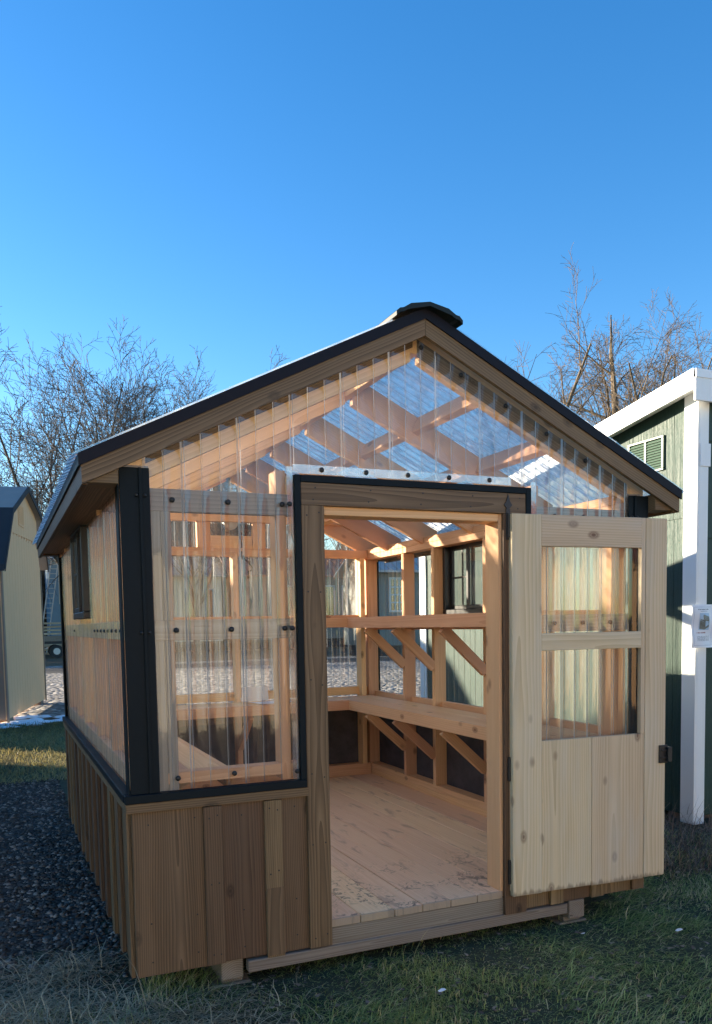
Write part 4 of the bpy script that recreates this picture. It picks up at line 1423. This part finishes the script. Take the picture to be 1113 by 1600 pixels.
# dead weeds below the green shed
x, y = scatter(12000, 2.7, 5.4, .30, 1.6)
k = ~((x > GX + .05) & (y > GY0 + .04)) & ~((x < 2.9) & (y > .1))
x, y = x[k], y[k]; n = len(x)
hgt = np.where(rng.random(n) < .12, rng.uniform(.12, .32, n), rng.uniform(.02, .10, n))
V, Q, T = blades(np.stack([x, y, np.full(n, G)], 1), hgt, np.clip(rng.normal(.42, .25, n), .0, .95), rng.uniform(.002, .005, n), rng.uniform(0, 6.28, n), rng.random(n), .35, 3)
tag(np_mesh('weeds', V, Q, MAT['weed'], T, True), 'brown dead weeds at the foot of the green shed', 'weeds', kind='stuff')
# pale dropped leaves on the grass
for lx, ly, lab in ((1.86, -.27, 'small pale fallen leaf on the grass below the open door'), (2.26, -.42, 'pale curled leaf on the grass at the right edge'), (1.03, -.50, 'pale crumpled leaf on the grass in front of the doorway')):
    a = random.uniform(0, 6)
    u = Vector((math.cos(a), math.sin(a), .2)); v = Vector((-math.sin(a), math.cos(a), .1))
    c = Vector((lx, ly, G + .075))
    vs = [c - u * .016, c - u * .005 + v * .009 + Z * .004, c + u * .007 + v * .007 + Z * .005, c + u * .017 + Z * .003, c + u * .007 - v * .007 + Z * .002, c - u * .005 - v * .008]
    o = MB().prism(vs, (0, 0, -.0012)).build('fallen_leaf', MAT['paper'])
    tag(o, lab, 'leaf')

# brown leaf crumbs lying in the grass
x, y = scatter(1500, -.6, 4.6, -1.5, 1.2)
k = ~((x > -.02) & (x < 2.46) & (y > .15)) & ~((x > GX) & (y > GY0))
x, y = x[k], y[k]; n = len(x)
V, Q, T = blades(np.stack([x, y, G + rng.uniform(.005, .05, n)], 1), rng.uniform(.012, .035, n), rng.uniform(.7, 1.0, n), rng.uniform(.008, .022, n), rng.uniform(0, 6.28, n), rng.random(n), .5, 3)
tag(np_mesh('leaf_litter', V, Q, MAT['weed'], T, False), 'brown leaf crumbs strewn over the grass', 'leaves', kind='stuff')

# ------------------------------------------------------------------ trees
def tree(label, x, y, H, seed, habit='leader', spread=1.0, lean=(0, 0), bark='bark_grey', twig='twig_grey', r0=.28, density=1.0, group=None):
    """bare winter tree: 'leader' keeps one stem to the top, 'fan' splits low into ascending limbs"""
    rnd = random.Random(seed)
    t = thing('bare_tree', label, 'tree', (x, y, G), group)
    segs = {0: [], 1: []}
    def walk(p, d, ln, r, n, wob, up, end):
        pts, rad, cur, dr = [p.copy()], [r], p.copy(), d.normalized()
        for i in range(n):
            dr = (dr + Vector((rnd.gauss(0, wob), rnd.gauss(0, wob), rnd.gauss(0, wob * .7) + up))).normalized()
            cur = cur + dr * (ln / n)
            tt = (i + 1) / n
            pts.append(cur.copy()); rad.append(max(.009, r * (1 - tt * (1 - end))))
        return pts, rad
    def at(pts, rad, q):
        n = len(pts) - 1
        i = min(n - 1, int(q * n)); f = min(1, q * n - i)
        return pts[i].lerp(pts[i + 1], f), (pts[i + 1] - pts[i]).normalized(), rad[i] + (rad[i + 1] - rad[i]) * f
    def side(base, ang, a):
        _, u, v = frame(base)
        return base * math.cos(ang) + (u * math.cos(a) + v * math.sin(a)) * math.sin(ang)
    def grow(p, d, ln, r, lev):
        n = {1: 8, 2: 6, 3: 4, 4: 3}[lev]
        pts, rad = walk(p, d, ln, r, n, {1: .09, 2: .12, 3: .13, 4: .15}[lev], {1: .045, 2: .02, 3: .01, 4: .0}[lev], .2)
        segs[0 if lev < 2 else 1].append((pts, rad))
        if lev == 4:
            return
        cnt = min({1: 14, 2: 11, 3: 7}[lev] * density, max(2, ln / (.5, .5, .30, .24)[lev]))
        for k in range(int(cnt)):
            q = .18 + .82 * (k + rnd.random()) / cnt
            q = min(q, .99)
            pp, base, rr = at(pts, rad, q)
            dv = side(base, rnd.uniform(.50, .95), rnd.uniform(0, 6.283))
            if lev < 3:
                dv = (dv + Z * .12).normalized()
            grow(pp, dv, ln * rnd.uniform(.30, .50) * (1.25 - .6 * q), max(.013, rr * rnd.uniform(.45, .62)), lev + 1)
    if habit == 'leader':
        pts, rad = walk(Vector((x, y, G - .05)), Vector((lean[0], lean[1], 1)), H, r0, 16, .055, .03, .06)
        segs[0].append((pts, rad))
        for k in range(int(15 * density)):
            q = .26 + .70 * k / 14
            pp, base, rr = at(pts, rad, min(q, .985))
            dv = side(base, rnd.uniform(.65, 1.0), k * 2.4 + rnd.uniform(-.4, .4))
            grow(pp, dv, H * .36 * spread * (1.12 - .85 * (q - .26)) * rnd.uniform(.75, 1.1), rr * rnd.uniform(.40, .62), 1)
    else:
        pts, rad = walk(Vector((x, y, G - .05)), Vector((lean[0], lean[1], 1)), H * .2, r0, 5, .04, .02, .8)
        segs[0].append((pts, rad))
        for k in range(7):
            a = 2 * math.pi * (k + rnd.uniform(-.3, .3)) / 7
            tilt = (.12 if k == 0 else rnd.uniform(.28, .85)) * spread
            pp, base, rr = at(pts, rad, rnd.uniform(.55, .99))
            dv = Vector((math.cos(a) * math.sin(tilt) + lean[0], math.sin(a) * math.sin(tilt), math.cos(tilt)))
            grow(pp, dv, (H - (pp.z - G)) * rnd.uniform(.74, .92), rr * rnd.uniform(.45, .62), 1)
    for key, name, mat, sides in ((0, 'trunk', bark, 6), (1, 'crown', twig, 3)):
        V, Fq = [], []
        for pts, rad in segs[key]:
            pa = None
            b = len(V)
            for i, p in enumerate(pts):
                dv = (pts[min(i + 1, len(pts) - 1)] - pts[max(i - 1, 0)]).normalized()
                if pa is None:
                    _, a, c = frame(dv)
                else:
                    a = (pa - dv * pa.dot(dv)).normalized(); c = dv.cross(a)
                pa = a
                for k in range(sides):
                    th_ = 2 * math.pi * k / sides
                    q = p + (a * math.cos(th_) + c * math.sin(th_)) * rad[i]
                    V.append((q.x, q.y, q.z))
            for i in range(len(pts) - 1):
                for k in range(sides):
                    Fq.append((b + i * sides + k, b + i * sides + (k + 1) % sides, b + (i + 1) * sides + (k + 1) % sides, b + (i + 1) * sides + k))
        np_mesh(name, np.array(V), np.array(Fq), MAT[bark if key == 0 else twig], None, True, t)
TL = 'bare trees behind the greenhouse on the left'
TR = 'bare trees behind the green shed on the right'
tree('broad bare grey tree at the left edge above the tan shed', -.2, 40, 11.0, 11, 'fan', r0=.26, spread=1.15, group=TL)
tree('tall many limbed bare tree rising behind the tan shed roof', 4.3, 42, 15.8, 12, 'fan', r0=.28, group=TL)
tree('rounded bare tree just left of the greenhouse eave', 7.6, 43, 15.4, 31, 'fan', r0=.24, spread=.85, group=TL)
tree('small bare tree whose crown touches the greenhouse roof slope', 10.0, 44, 13.6, 32, 'fan', r0=.2, spread=.8, group=TL)
tree('bare tree showing only its top over the left roof slope', 15.4, 48, 17.4, 33, 'fan', bark='bark_brown', twig='twig_brown', r0=.26, spread=1.0, group=TL)
tree('tallest bare tree with mossy brown trunk right of the greenhouse ridge', 35.8, 38, 21.0, 21, 'leader', bark='bark_brown', twig='twig_brown', r0=.62, spread=1.1, density=.85, group=TR)
tree('leaning bare tree beside the right roof slope', 29.8, 37, 19.0, 22, 'fan', lean=(-.05, 0), bark='bark_brown', twig='twig_brown', r0=.55, spread=1.1, density=.85, group=TR)
tree('bushy bare tree behind the white roof edge of the green shed', 40.4, 40, 21.5, 23, 'fan', bark='bark_brown', twig='twig_brown', r0=.48, density=.85, group=TR)
tree('bare tree partly cut off by the right edge', 45.5, 42, 22.5, 26, 'fan', bark='bark_brown', twig='twig_brown', r0=.36, group=TR)

# brown thicket at the far edge of the yard
parts = []
for x0, x1, y0, y1, n, h0, h1 in ((-34, 36, 58, 68, 46000, 4.5, 10.5), (30, 70, 46, 54, 9000, 2.0, 7.0)):
    x, y = scatter(n, x0, x1, y0, y1)
    hh = rng.uniform(h0, h1, n) * np.clip(1 + .25 * field2(x, y, .5, 31), .4, 1.5)
    z = G + hh * rng.random(n) * .75
    parts.append(blades(np.stack([x, y, z], 1), hh * rng.uniform(.2, .55, n), np.clip(rng.normal(.28, .18, n), 0, .8), rng.uniform(.05, .16, n), rng.uniform(0, 6.28, n), rng.random(n), .25, 3))
V, Q, T = join(parts)
tag(np_mesh('thicket', V, Q, MAT['brush'], T), 'brown leafless thicket along the far edge of the yard', 'thicket', kind='stuff')
